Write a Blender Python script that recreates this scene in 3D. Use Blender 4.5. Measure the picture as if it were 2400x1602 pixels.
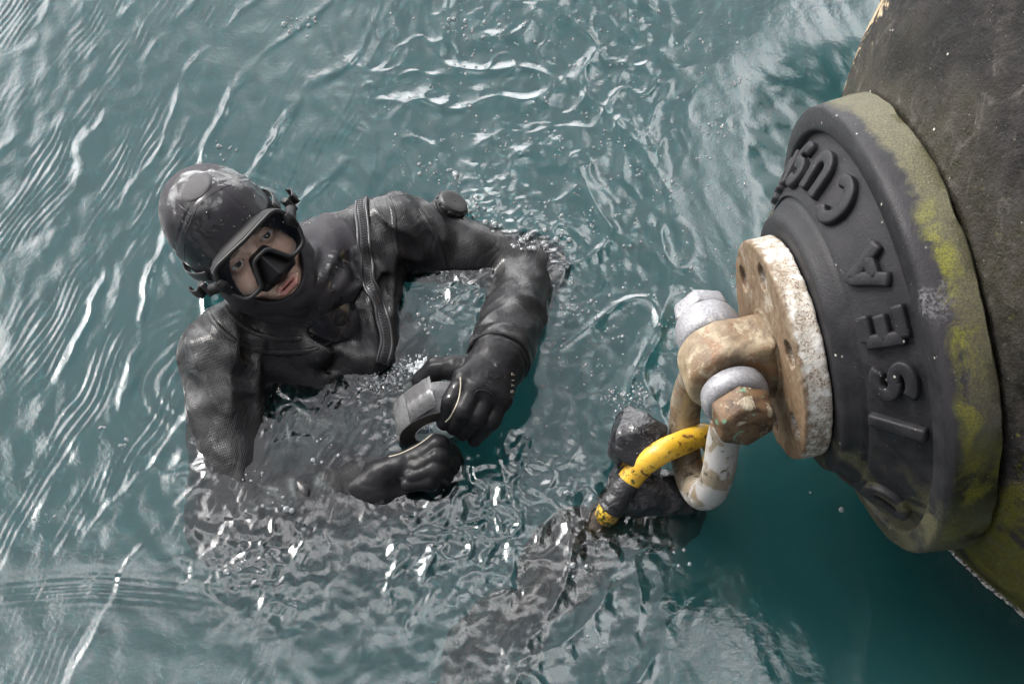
import bpy, bmesh, math, random
import numpy as np
from mathutils import Vector, Matrix
from mathutils.bvhtree import BVHTree

for o in list(bpy.data.objects):
    bpy.data.objects.remove(o)
C = bpy.context.scene.collection
SC = bpy.context.scene
PI = math.pi
R = math.radians

# ------------------------------------------------------------------ camera
CAM_H, CAM_P, CAM_LENS = 1.95, 57.0, 50.0
cam = bpy.data.cameras.new('camera')
cam.lens = CAM_LENS
cam.sensor_width = 36.0
cam.clip_start = 0.05
cam.clip_end = 6000.0
cam_o = bpy.data.objects.new('camera', cam)
C.objects.link(cam_o)
cam_o.location = (0, 0, CAM_H)
cam_o.rotation_euler = (R(90 - CAM_P), 0, 0)
SC.camera = cam_o

# ------------------------------------------------------------------ world, sun, exposure
SUN_EL, SUN_AZ = R(41), R(-57)        # azimuth measured from +Y towards +X
world = bpy.data.worlds.new('World')
SC.world = world
world.use_nodes = True
wn = world.node_tree
wn.nodes.clear()
def wnode(t, **k):
    n = wn.nodes.new(t)
    for a, b in k.items():
        setattr(n, a, b)
    return n
sky = wnode('ShaderNodeTexSky', sky_type='NISHITA')
sky.sun_disc = False
sky.sun_elevation = SUN_EL
sky.sun_rotation = SUN_AZ
sky.air_density = 1.0
sky.dust_density = 2.5
def mixs(n, name):
    "a colour socket of a Mix node"
    return [i for i in n.inputs if i.name == name and i.type == ('VALUE' if name == 'Factor' else 'RGBA')][0]
def mixo(n):
    return [o for o in n.outputs if o.type == 'RGBA'][0]
tc = wnode('ShaderNodeTexCoord')
cn = wnode('ShaderNodeTexNoise')
cn.inputs['Scale'].default_value = 2.1
cn.inputs['Detail'].default_value = 7.0
cn.inputs['Roughness'].default_value = 0.55
cn.inputs['Distortion'].default_value = 0.4
wn.links.new(tc.outputs['Generated'], cn.inputs['Vector'])
cr = wnode('ShaderNodeValToRGB')
cr.color_ramp.elements[0].position = 0.30
cr.color_ramp.elements[0].color = (0.62, 0.62, 0.62, 1)
cr.color_ramp.elements[1].position = 0.66
cr.color_ramp.elements[1].color = (1, 1, 1, 1)
wn.links.new(cn.outputs['Fac'], cr.inputs['Fac'])
# cloud brightness: an even overcast, brighter where the cloud is thin
cb = wnode('ShaderNodeMix', data_type='RGBA')
mixs(cb, 'A').default_value = (6.6, 6.5, 6.9, 1)
mixs(cb, 'B').default_value = (19.0, 18.7, 19.2, 1)
ct = wnode('ShaderNodeMapRange', interpolation_type='SMOOTHSTEP')
ct.inputs['From Min'].default_value = 0.40; ct.inputs['From Max'].default_value = 0.90
wn.links.new(cn.outputs['Fac'], ct.inputs['Value'])
wn.links.new(ct.outputs['Result'], mixs(cb, 'Factor'))
# broken bright cloud, its grey opening ahead shaped to keep flat water dull
cn2 = wnode('ShaderNodeTexNoise')
cn2.inputs['Scale'].default_value = 3.6; cn2.inputs['Detail'].default_value = 5.0; cn2.inputs['Roughness'].default_value = 0.5
wn.links.new(tc.outputs['Generated'], cn2.inputs['Vector'])
c2r = wnode('ShaderNodeMapRange', interpolation_type='SMOOTHSTEP')
c2r.inputs['From Min'].default_value = 0.42; c2r.inputs['From Max'].default_value = 0.60
wn.links.new(cn2.outputs['Fac'], c2r.inputs['Value'])
hd = wnode('ShaderNodeVectorMath', operation='DOT_PRODUCT')
wn.links.new(tc.outputs['Generated'], hd.inputs[0]); hd.inputs[1].default_value = (-0.10, 0.56, 0.82)
hr = wnode('ShaderNodeMapRange', interpolation_type='SMOOTHSTEP')
hr.inputs['From Min'].default_value = math.cos(R(27)); hr.inputs['From Max'].default_value = math.cos(R(9))
hr.inputs['To Min'].default_value = 1.0; hr.inputs['To Max'].default_value = 0.0
wn.links.new(hd.outputs['Value'], hr.inputs['Value'])
cmul = wnode('ShaderNodeMath', operation='MULTIPLY')
wn.links.new(c2r.outputs['Result'], cmul.inputs[0]); wn.links.new(hr.outputs['Result'], cmul.inputs[1])
cb2 = wnode('ShaderNodeMix', data_type='RGBA')
wn.links.new(cmul.outputs[0], mixs(cb2, 'Factor')); wn.links.new(mixo(cb), mixs(cb2, 'A')); mixs(cb2, 'B').default_value = (70, 69, 69.6, 1)
# sky dimmed behind the camera, a gradient added to deepen contrast
sx_ = wnode('ShaderNodeSeparateXYZ'); wn.links.new(tc.outputs['Generated'], sx_.inputs[0])
sr_ = wnode('ShaderNodeMapRange'); wn.links.new(sx_.outputs['Y'], sr_.inputs['Value'])
sr_.inputs['From Min'].default_value = -0.35; sr_.inputs['From Max'].default_value = 0.6
sr_.inputs['To Min'].default_value = 0.11; sr_.inputs['To Max'].default_value = 1.32
# and dimmed again on the fender's side, added to darken what the water reflects
sx2 = wnode('ShaderNodeMapRange', interpolation_type='SMOOTHSTEP'); wn.links.new(sx_.outputs['X'], sx2.inputs['Value'])
sx2.inputs['From Min'].default_value = 0.14; sx2.inputs['From Max'].default_value = 0.48
sx2.inputs['To Min'].default_value = 1.0; sx2.inputs['To Max'].default_value = 0.16
sm2 = wnode('ShaderNodeMath', operation='MULTIPLY')
wn.links.new(sr_.outputs['Result'], sm2.inputs[0]); wn.links.new(sx2.outputs['Result'], sm2.inputs[1])
cs_ = wnode('ShaderNodeVectorMath', operation='SCALE')
wn.links.new(mixo(cb2), cs_.inputs[0]); wn.links.new(sm2.outputs[0], cs_.inputs['Scale'])
cm = wnode('ShaderNodeMix', data_type='RGBA')
wn.links.new(cr.outputs['Color'], mixs(cm, 'Factor'))
wn.links.new(sky.outputs['Color'], mixs(cm, 'A'))
wn.links.new(cs_.outputs[0], mixs(cm, 'B'))
# thin cloud glowing round the sun
sdir = Vector((math.cos(SUN_EL) * math.sin(SUN_AZ), math.cos(SUN_EL) * math.cos(SUN_AZ), math.sin(SUN_EL)))
gd = wnode('ShaderNodeVectorMath', operation='DOT_PRODUCT')
wn.links.new(tc.outputs['Generated'], gd.inputs[0]); gd.inputs[1].default_value = sdir
gr_ = wnode('ShaderNodeMapRange', interpolation_type='SMOOTHSTEP')
gr_.inputs['From Min'].default_value = math.cos(R(19)); gr_.inputs['From Max'].default_value = math.cos(R(6))
wn.links.new(gd.outputs['Value'], gr_.inputs['Value'])
gm = wnode('ShaderNodeMix', data_type='RGBA', blend_type='ADD')
wn.links.new(gr_.outputs['Result'], mixs(gm, 'Factor'))
wn.links.new(mixo(cm), mixs(gm, 'A'))
mixs(gm, 'B').default_value = (52, 51, 50, 1)
bg = wnode('ShaderNodeBackground')
bg.inputs['Strength'].default_value = 0.088
wn.links.new(mixo(gm), bg.inputs['Color'])
wo = wnode('ShaderNodeOutputWorld')
wn.links.new(bg.outputs['Background'], wo.inputs['Surface'])

sun = bpy.data.lights.new('sun', 'SUN')
sun.energy = 2.7
sun.angle = R(17)
sun.color = (1.0, 0.96, 0.9)
sun_o = bpy.data.objects.new('sun', sun)
C.objects.link(sun_o)
sd = Vector((math.cos(SUN_EL) * math.sin(SUN_AZ), math.cos(SUN_EL) * math.cos(SUN_AZ), math.sin(SUN_EL)))
sun_o.rotation_euler = (-sd).to_track_quat('-Z', 'Y').to_euler()
sun_o.location = sd * 20

SC.view_settings.view_transform = 'Standard'
SC.view_settings.look = 'None'
SC.view_settings.exposure = 0.45
SC.view_settings.gamma = 1.0
SC.view_settings.use_curve_mapping = False
SC.cycles.max_bounces = 10
SC.cycles.transmission_bounces = 8
SC.cycles.volume_bounces = 2
SC.cycles.sample_clamp_indirect = 6.0

# ------------------------------------------------------------------ helpers
CP = np.array([0, 0, CAM_H])
_p = R(CAM_P)
CF = np.array([0, math.cos(_p), -math.sin(_p)])
CU = np.array([0, math.sin(_p), math.cos(_p)])
CR = np.array([1.0, 0, 0])
FPX = CAM_LENS / 36.0 * 2400.0

def ray(x, y):
    "direction from the photographer towards a point measured on the 2400 px wide photograph"
    return CF + (x - 1200) / FPX * CR + (801 - y) / FPX * CU
def at(x, y, z=0.0):
    d = ray(x, y)
    return CP + d * ((z - CP[2]) / d[2])
def atd(x, y, depth):
    return CP + ray(x, y) * depth
def nrm(v):
    v = np.asarray(v, float)
    return v / np.linalg.norm(v)

def tag(o, label=None, cat=None, group=None, kind=None):
    if label: o['label'] = label
    if cat: o['category'] = cat
    if group: o['group'] = group
    if kind: o['kind'] = kind
    return o
def empty(name, loc):
    o = bpy.data.objects.new(name, None)
    o.empty_display_size = 0.05
    o.location = loc
    C.objects.link(o)
    return o
def _world_loc(o):
    v = Vector(o.location)
    while o.parent is not None:
        o = o.parent
        v += Vector(o.location)
    return v
def link_mesh(name, me, mat=None, parent=None, smooth=True):
    o = bpy.data.objects.new(name, me)
    C.objects.link(o)
    if mat is not None:
        me.materials.append(mat)
    if smooth and len(me.polygons):
        me.polygons.foreach_set('use_smooth', [True] * len(me.polygons))
    if parent is not None:
        o.parent = parent
        o.location = -_world_loc(parent)       # vertices are written in scene coordinates
    return o
GAUGE = None                 # (origin, factor): working drawings of the fender are turned to full size here
def mesh(name, V, F, mat=None, parent=None, smooth=True):
    me = bpy.data.meshes.new(name)
    V = np.asarray(V, float)
    if GAUGE is not None:
        V = GAUGE[0] + (V - GAUGE[0]) * GAUGE[1]
    V = V.astype(np.float32)
    if isinstance(F, np.ndarray) and F.ndim == 2:
        n, k = F.shape
        me.vertices.add(len(V)); me.vertices.foreach_set('co', V.ravel())
        me.loops.add(n * k); me.loops.foreach_set('vertex_index', F.astype(np.int32).ravel())
        me.polygons.add(n)
        me.polygons.foreach_set('loop_start', np.arange(0, n * k, k, dtype=np.int32))
        me.update(calc_edges=True); me.validate()
    else:
        me.from_pydata([tuple(v) for v in V.tolist()], [], [tuple(int(i) for i in f) for f in F])
        me.update()
    return link_mesh(name, me, mat, parent, smooth)
def sharp(o, deg=35):
    "smooth shading with edges kept hard above an angle"
    bm = bmesh.new(); bm.from_mesh(o.data)
    for e in bm.edges:
        if len(e.link_faces) == 2 and e.calc_face_angle(0) > R(deg):
            e.smooth = False
    bm.to_mesh(o.data); bm.free()
    return o

# ---- numpy noise
_rng = np.random.RandomState(7)
_PERM = _rng.permutation(512)
_G2 = np.stack([np.cos(np.linspace(0, 2 * PI, 512, False)), np.sin(np.linspace(0, 2 * PI, 512, False))], 1)
_G3 = _rng.normal(size=(512, 3)); _G3 /= np.linalg.norm(_G3, axis=1)[:, None]
def noise2(x, y, seed=0):
    x = np.asarray(x, float); y = np.asarray(y, float)
    xi = np.floor(x).astype(int); yi = np.floor(y).astype(int)
    xf = x - xi; yf = y - yi
    u = xf ** 3 * (xf * (xf * 6 - 15) + 10); v = yf ** 3 * (yf * (yf * 6 - 15) + 10)
    def g(ix, iy, fx, fy):
        k = _PERM[(_PERM[(ix + seed * 31) & 511] + iy) & 511]
        return _G2[k, 0] * fx + _G2[k, 1] * fy
    a = g(xi, yi, xf, yf); b = g(xi + 1, yi, xf - 1, yf)
    c = g(xi, yi + 1, xf, yf - 1); d = g(xi + 1, yi + 1, xf - 1, yf - 1)
    return (a + (b - a) * u) * (1 - v) + (c + (d - c) * u) * v
def noise3(P, seed=0):
    x, y, z = P
    I = [np.floor(q).astype(int) for q in (x, y, z)]
    f = [q - i for q, i in zip((x, y, z), I)]
    u = [q ** 3 * (q * (q * 6 - 15) + 10) for q in f]
    out = 0
    for dx in (0, 1):
        for dy in (0, 1):
            for dz in (0, 1):
                k = _PERM[(_PERM[(_PERM[(I[0] + dx + seed * 17) & 511] + I[1] + dy) & 511] + I[2] + dz) & 511]
                g = _G3[k]
                dot = g[..., 0] * (f[0] - dx) + g[..., 1] * (f[1] - dy) + g[..., 2] * (f[2] - dz)
                w = (u[0] if dx else 1 - u[0]) * (u[1] if dy else 1 - u[1]) * (u[2] if dz else 1 - u[2])
                out = out + dot * w
    return out
def sst(a, b, x):
    t = np.clip((x - a) / (b - a), 0, 1)
    return t * t * (3 - 2 * t)

# ---- signed distance modelling
def smin(a, b, k):
    h = np.clip(0.5 + 0.5 * (b - a) / k, 0, 1)
    return b + (a - b) * h - k * h * (1 - h)
def smax(a, b, k):
    return -smin(-a, -b, k)
def sd_sphere(P, c, r):
    return np.sqrt((P[0] - c[0]) ** 2 + (P[1] - c[1]) ** 2 + (P[2] - c[2]) ** 2) - r
def sd_cone(P, a, b, ra, rb):
    "capsule whose radius runs from ra to rb"
    a = np.asarray(a, float); ab = np.asarray(b, float) - a
    L2 = ab @ ab
    t = np.clip(((P[0] - a[0]) * ab[0] + (P[1] - a[1]) * ab[1] + (P[2] - a[2]) * ab[2]) / L2, 0, 1)
    d = np.sqrt((P[0] - a[0] - t * ab[0]) ** 2 + (P[1] - a[1] - t * ab[1]) ** 2 + (P[2] - a[2] - t * ab[2]) ** 2)
    return d - (ra + (rb - ra) * t)
def loc(P, c, M):
    "coordinates in a frame: rows of M are its axes"
    d = [P[i] - c[i] for i in range(3)]
    return [M[i][0] * d[0] + M[i][1] * d[1] + M[i][2] * d[2] for i in range(3)]
def sd_ell(Q, r):
    k0 = np.sqrt((Q[0] / r[0]) ** 2 + (Q[1] / r[1]) ** 2 + (Q[2] / r[2]) ** 2)
    k1 = np.sqrt((Q[0] / r[0] ** 2) ** 2 + (Q[1] / r[1] ** 2) ** 2 + (Q[2] / r[2] ** 2) ** 2) + 1e-9
    return k0 * (k0 - 1) / k1
def sd_box(Q, b, r=0.0):
    q = [np.abs(Q[i]) - b[i] + r for i in range(3)]
    return np.sqrt(sum(np.maximum(v, 0) ** 2 for v in q)) + np.minimum(np.maximum(q[0], np.maximum(q[1], q[2])), 0) - r
def chain(P, pts, rad, k=0.01):
    d = None
    for i in range(len(pts) - 1):
        e = sd_cone(P, pts[i], pts[i + 1], rad[i], rad[i + 1])
        d = e if d is None else smin(d, e, k)
    return d
def surface_net(fn, lo, hi, h):
    lo = np.asarray(lo, float); hi = np.asarray(hi, float)
    n = np.maximum(np.ceil((hi - lo) / h).astype(int) + 1, 4)
    ax = [lo[i] + h * np.arange(n[i]) for i in range(3)]
    # coarse pass: only blocks the surface may cross are sampled finely
    K = 5
    nb = (n + K - 1) // K
    cx = [lo[i] + h * (K * np.arange(nb[i]) + (K - 1) / 2.0) for i in range(3)]
    cd = np.empty(nb, np.float32)
    st = max(1, int(800000 // (nb[1] * nb[2])))
    for s in range(0, nb[0], st):
        cd[s:s + st] = fn(np.meshgrid(cx[0][s:s + st], cx[1], cx[2], indexing='ij'))
    actb = np.abs(cd) < h * K * 0.9 * 1.5 + 0.012
    V = np.repeat(np.repeat(np.repeat(np.where(cd < 0, -1.0, 1.0).astype(np.float32), K, 0), K, 1), K, 2)
    bi = np.argwhere(actb)
    off = np.argwhere(np.ones((K, K, K), bool))
    for s in range(0, len(bi), 8000):
        p = (bi[s:s + 8000, None, :] * K + off[None]).reshape(-1, 3)
        V[p[:, 0], p[:, 1], p[:, 2]] = fn([lo[i] + h * p[:, i] for i in range(3)])
    V = V[:n[0], :n[1], :n[2]]
    I = V < 0
    nn = n - 1
    cnt = np.zeros(nn, np.int8)
    for c in range(8):
        dx, dy, dz = c & 1, c >> 1 & 1, c >> 2 & 1
        cnt += I[dx:dx + nn[0], dy:dy + nn[1], dz:dz + nn[2]]
    act = (cnt > 0) & (cnt < 8)
    idx = np.argwhere(act)
    ids = -np.ones(nn, np.int64); ids[act] = np.arange(len(idx))
    acc = np.zeros((len(idx), 3)); num = np.zeros(len(idx))
    def cv(off):
        return V[idx[:, 0] + off[0], idx[:, 1] + off[1], idx[:, 2] + off[2]]
    for a in range(3):
        b, c = (a + 1) % 3, (a + 2) % 3
        for ob in (0, 1):
            for oc in (0, 1):
                o0 = [0, 0, 0]; o0[b] = ob; o0[c] = oc
                o1 = list(o0); o1[a] = 1
                v0 = cv(o0); v1 = cv(o1)
                m = (v0 < 0) != (v1 < 0)
                t = np.where(m, v0 / np.where(m, v0 - v1, 1), 0)
                p = np.tile(np.array(o0, float), (len(idx), 1)); p[:, a] = t
                acc[m] += p[m]; num[m] += 1
    P = lo + h * (idx + acc / num[:, None])
    quads = []
    for a in range(3):
        b, c = (a + 1) % 3, (a + 2) % 3
        sl0 = [slice(None)] * 3; sl1 = [slice(None)] * 3
        sl0[a] = slice(0, -1); sl1[a] = slice(1, None)
        cross = I[tuple(sl0)] != I[tuple(sl1)]
        e = np.argwhere(cross)
        e = e[(e[:, b] > 0) & (e[:, c] > 0) & (e[:, b] < nn[b]) & (e[:, c] < nn[c])]
        inside = I[e[:, 0], e[:, 1], e[:, 2]]
        def cid(db, dc):
            q = e.copy(); q[:, b] -= db; q[:, c] -= dc
            return ids[q[:, 0], q[:, 1], q[:, 2]]
        q = np.stack([cid(1, 1), cid(0, 1), cid(0, 0), cid(1, 0)], 1)
        q[~inside] = q[~inside][:, ::-1]
        quads.append(q)
    F = np.concatenate(quads)
    # pull the vertices onto the surface
    for _ in range(2):
        for s in range(0, len(P), 400000):
            p = P[s:s + 400000].T
            d = fn(list(p)); e = h * 0.5
            g = np.stack([(fn([p[0] + e * (i == 0), p[1] + e * (i == 1), p[2] + e * (i == 2)]) - d) / e for i in range(3)], 1)
            gl = np.maximum((g ** 2).sum(1), 0.2)
            P[s:s + 400000] -= np.clip(d / gl, -h, h)[:, None] * g * 0.7
    return P, F
def sdf_obj(name, fn, lo, hi, h, mat, parent=None):
    P, F = surface_net(fn, lo, hi, h)
    return mesh(name, P, F, mat, parent)

# ---- swept and turned shapes
def spline(pts, n, closed=False):
    pts = np.asarray(pts, float)
    m = len(pts)
    if closed:
        q = np.concatenate([pts[-1:], pts, pts[:2]]); segs = m
    else:
        q = np.concatenate([2 * pts[:1] - pts[1:2], pts, 2 * pts[-1:] - pts[-2:-1]]); segs = m - 1
    out = []
    for t in np.linspace(0, segs, n, endpoint=not closed):
        i = min(int(t), segs - 1); f = t - i
        p0, p1, p2, p3 = q[i:i + 4]
        out.append(0.5 * (2 * p1 + (p2 - p0) * f + (2 * p0 - 5 * p1 + 4 * p2 - p3) * f * f + (3 * p1 - p0 - 3 * p2 + p3) * f ** 3))
    return np.array(out)
def tube_vf(path, rad, seg=16, closed=False, caps=True, up=None, flat=None, power=1.0):
    "swept circle (or ellipse: flat = the second radius, up = direction of the first)"
    path = np.asarray(path, float); n = len(path)
    rad = np.broadcast_to(np.asarray(rad, float), (n,))
    T = np.gradient(path, axis=0)
    if closed:
        T = np.roll(path, -1, 0) - np.roll(path, 1, 0)
    T /= np.linalg.norm(T, axis=1)[:, None]
    N = np.zeros_like(T)
    a = np.array([0, 0, 1.0]) if up is None else np.asarray(up, float)
    if a.ndim == 1:
        if abs(T[0] @ nrm(a)) > 0.95: a = np.array([1.0, 0.2, 0])
        v = a
        for i in range(n):
            if up is not None: v = a
            v = v - T[i] * (v @ T[i]); v = v / np.linalg.norm(v); N[i] = v
    else:
        for i in range(n):
            v = a[i] - T[i] * (a[i] @ T[i]); N[i] = v / np.linalg.norm(v)
    B = np.cross(T, N)
    r2 = rad if flat is None else np.broadcast_to(np.asarray(flat, float), (n,))
    th = np.linspace(0, 2 * PI, seg, False)
    ct, sn = [np.sign(q) * np.abs(q) ** power for q in (np.cos(th), np.sin(th))]
    V = path[:, None] + rad[:, None, None] * ct[None, :, None] * N[:, None] + r2[:, None, None] * sn[None, :, None] * B[:, None]
    V = V.reshape(-1, 3)
    F = []
    for i in range(n if closed else n - 1):
        j = (i + 1) % n
        for k in range(seg):
            l = (k + 1) % seg
            F.append((i * seg + k, i * seg + l, j * seg + l, j * seg + k))
    if caps and not closed:
        F.append(tuple(range(seg - 1, -1, -1))); F.append(tuple((n - 1) * seg + k for k in range(seg)))
    return V, F
def tube(name, path, rad, mat, parent=None, **k):
    V, F = tube_vf(path, rad, **k)
    return mesh(name, V, F, mat, parent)
def frame(ax, hint=(0, 0, 1)):
    ax = nrm(ax); e = np.asarray(hint, float); e = nrm(e - ax * (e @ ax))
    return e, np.cross(ax, e)
def lathe_vf(prof, c, ax, seg=96, hint=(0, 0, 1), closed=False):
    "prof: (distance along ax, radius)"
    c = np.asarray(c, float); ax = nrm(ax); e1, e2 = frame(ax, hint)
    th = np.linspace(0, 2 * PI, seg, False)
    V = []
    for s, r in prof:
        V.append(c + ax * s + r * (np.cos(th)[:, None] * e1 + np.sin(th)[:, None] * e2))
    V = np.concatenate(V); F = []
    n = len(prof)
    for i in range(n if closed else n - 1):
        j = (i + 1) % n
        for k in range(seg):
            l = (k + 1) % seg
            F.append((i * seg + k, i * seg + l, j * seg + l, j * seg + k))
    return V, F
def lathe(name, prof, c, ax, mat, parent=None, seg=96, hint=(0, 0, 1), deg=35, closed=False):
    V, F = lathe_vf(prof, c, ax, seg, hint, closed)
    o = mesh(name, V, F, mat, parent)
    bm = bmesh.new(); bm.from_mesh(o.data)
    bmesh.ops.remove_doubles(bm, verts=bm.verts, dist=1e-6)
    bmesh.ops.recalc_face_normals(bm, faces=bm.faces)
    bm.to_mesh(o.data); bm.free()
    o.data.polygons.foreach_set('use_smooth', [True] * len(o.data.polygons))
    return sharp(o, deg)
def prism_vf(poly, c, e1, e2, ax, t0, t1):
    "polygon in the plane e1, e2 pushed along ax from t0 to t1"
    poly = np.asarray(poly, float); n = len(poly)
    c = np.asarray(c, float)
    b = c + poly[:, :1] * e1 + poly[:, 1:2] * e2
    V = np.concatenate([b + np.asarray(ax) * t0, b + np.asarray(ax) * t1])
    F = [tuple(range(n - 1, -1, -1)), tuple(range(n, 2 * n))]
    for k in range(n):
        l = (k + 1) % n
        F.append((k, l, n + l, n + k))
    return V, F
def bevelled(name, V, F, mat, parent, width=0.002, seg=2, deg=30):
    o = mesh(name, V, F, mat, parent, smooth=False)
    bm = bmesh.new(); bm.from_mesh(o.data)
    bmesh.ops.recalc_face_normals(bm, faces=bm.faces)
    ed = [e for e in bm.edges if len(e.link_faces) == 2 and e.calc_face_angle(0) > R(deg)]
    if width > 0:
        bmesh.ops.bevel(bm, geom=ed, offset=width, segments=seg, profile=0.5, affect='EDGES')
    bm.to_mesh(o.data); bm.free()
    o.data.polygons.foreach_set('use_smooth', [True] * len(o.data.polygons))
    return sharp(o, 40)

# ------------------------------------------------------------------ materials
class MT:
    def __init__(s, name):
        s.m = bpy.data.materials.new(name); s.m.use_nodes = True
        s.t = s.m.node_tree; s.t.nodes.clear()
        s.out = s.t.nodes.new('ShaderNodeOutputMaterial')
    def n(s, typ, ins=None, **k):
        x = s.t.nodes.new('ShaderNode' + typ)
        for a, b in k.items(): setattr(x, a, b)
        for a, b in (ins or {}).items(): s.set(x, a, b)
        return x
    def set(s, x, key, v):
        i = x.inputs[key]
        if hasattr(v, 'node') or isinstance(v, bpy.types.NodeSocket): s.t.links.new(v, i)
        elif isinstance(v, bpy.types.Node): s.t.links.new(v.outputs[0], i)
        elif isinstance(v, (tuple, list)) and len(v) == 3 and i.type == 'RGBA': i.default_value = (*v, 1)
        else: i.default_value = v
    def obj(s): return s.n('TexCoord').outputs['Object']
    def noise(s, scale, detail=4, rough=0.55, vec=None, dist=0.0, **k):
        x = s.n('TexNoise', {'Scale': scale, 'Detail': detail, 'Roughness': rough, 'Distortion': dist}, **k)
        s.set(x, 'Vector', vec if vec is not None else s.obj())
        return x.outputs['Fac']
    def vor(s, scale, feature='F1', vec=None, out='Distance', rnd=1.0):
        x = s.n('TexVoronoi', {'Scale': scale, 'Randomness': rnd}, feature=feature)
        s.set(x, 'Vector', vec if vec is not None else s.obj())
        return x.outputs[out]
    def ramp(s, fac, *stops, interp='LINEAR'):
        x = s.n('ValToRGB'); r = x.color_ramp; r.interpolation = interp
        while len(r.elements) < len(stops): r.elements.new(0.5)
        for e, (p, c) in zip(r.elements, stops):
            e.position = p
            e.color = (c, c, c, 1) if not isinstance(c, (tuple, list)) else (*c, 1)
        s.set(x, 'Fac', fac)
        return x.outputs['Color']
    def mix(s, f, a, b, blend='MIX'):
        x = s.n('Mix', data_type='RGBA', blend_type=blend)
        for k, v in (('Factor', f), ('A', a), ('B', b)):
            i = [q for q in x.inputs if q.name == k and q.type == ('VALUE' if k == 'Factor' else 'RGBA')][0]
            if isinstance(v, bpy.types.NodeSocket): s.t.links.new(v, i)
            elif isinstance(v, (tuple, list)): i.default_value = (*v[:3], 1)
            else: i.default_value = v if k == 'Factor' else (v, v, v, 1)
        return [q for q in x.outputs if q.type == 'RGBA'][0]
    def math(s, op, a, b=0.0, c=None, clamp=False):
        x = s.n('Math', operation=op, use_clamp=clamp)
        for i, v in enumerate((a, b, c)):
            if v is None: continue
            if isinstance(v, bpy.types.NodeSocket): s.t.links.new(v, x.inputs[i])
            else: x.inputs[i].default_value = v
        return x.outputs[0]
    def bump(s, h, strength, dist, normal=None):
        x = s.n('Bump', {'Strength': strength, 'Distance': dist, 'Height': h})
        if normal is not None: s.set(x, 'Normal', normal)
        return x.outputs['Normal']
    def bsdf(s, **k):
        x = s.n('BsdfPrincipled')
        names = {'color': 'Base Color', 'rough': 'Roughness', 'metal': 'Metallic', 'normal': 'Normal', 'spec': 'Specular IOR Level',
                 'coat': 'Coat Weight', 'coatrough': 'Coat Roughness', 'trans': 'Transmission Weight', 'ior': 'IOR', 'alpha': 'Alpha',
                 'sss': 'Subsurface Weight', 'sheen': 'Sheen Weight', 'coatnormal': 'Coat Normal', 'sssr': 'Subsurface Radius', 'ssss': 'Subsurface Scale'}
        for a, b in k.items(): s.set(x, names[a], b)
        s.t.links.new(x.outputs[0], s.out.inputs['Surface'])
        return x

def water_material():
    t = MT('sea_water')
    ob = t.obj()
    n1 = t.noise(95, 4, 0.55, ob, 0.6)
    nm = t.bump(n1, 0.10, 0.004)
    fr = t.n('Fresnel', {'IOR': WATER_REFL, 'Normal': nm})
    gl = t.n('BsdfGlossy', {'Color': (1, 1, 1), 'Roughness': 0.0, 'Normal': nm})
    rf = t.n('BsdfRefraction', {'Color': (0.9, 0.97, 0.96), 'Roughness': 0.0, 'IOR': 1.33, 'Normal': nm})
    mx = t.n('MixShader', {0: fr.outputs[0], 1: rf.outputs[0], 2: gl.outputs[0]})
    t.t.links.new(mx.outputs[0], t.out.inputs['Surface'])
    if True:
        v = t.n('VolumePrincipled', {'Color': (0.27, 0.83, 0.885), 'Density': 2.5, 'Anisotropy': 0.1})
        t.t.links.new(v.outputs[0], t.out.inputs['Volume'])
    return t.m
WATER_REFL = 1.68

# ------------------------------------------------------------------ the fender: frame
FA = nrm([-0.974, -0.208, -0.086])              # its axis, pointing out of the end towards the diver
FC = np.array([0.354, 1.0575, 0.300])           # centre of the steel flange's front
GF = 1.051
GAUGE = (FC, GF)
def full(p): return FC + (np.asarray(p, float) - FC) * GF
FH = nrm([-FA[1], FA[0], 0]); FK = np.cross(FH, FA)
if FK[2] < 0: FK = -FK
def fp(s, r, deg):
    "point on the fender: s back from the flange face, r from the axis, angle from the near side upwards"
    t = R(deg)
    return FC - FA * s + r * (math.cos(t) * FH + math.sin(t) * FK)

PIN_C = FC + FA * 0.065
PD = nrm(math.cos(R(11)) * FH + math.sin(R(11)) * FK)     # along the pin, towards the bolt head
PW = nrm(FA * 0.20 - FK); PW = nrm(PW - PD * (PW @ PD))    # the way the shackle hangs
def axial(t):
    "nodes giving s, the radius and the angle's cosine parts for a material on the fender"
    ob = t.obj()
    d = t.n('VectorMath', operation='SUBTRACT'); t.set(d, 0, ob); d.inputs[1].default_value = tuple(FC)
    def dot(v):
        x = t.n('VectorMath', operation='DOT_PRODUCT'); t.set(x, 0, d.outputs[0]); x.inputs[1].default_value = tuple(v / GF)
        return x.outputs['Value']
    return ob, dot(-FA), dot(FH), dot(FK)

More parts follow.
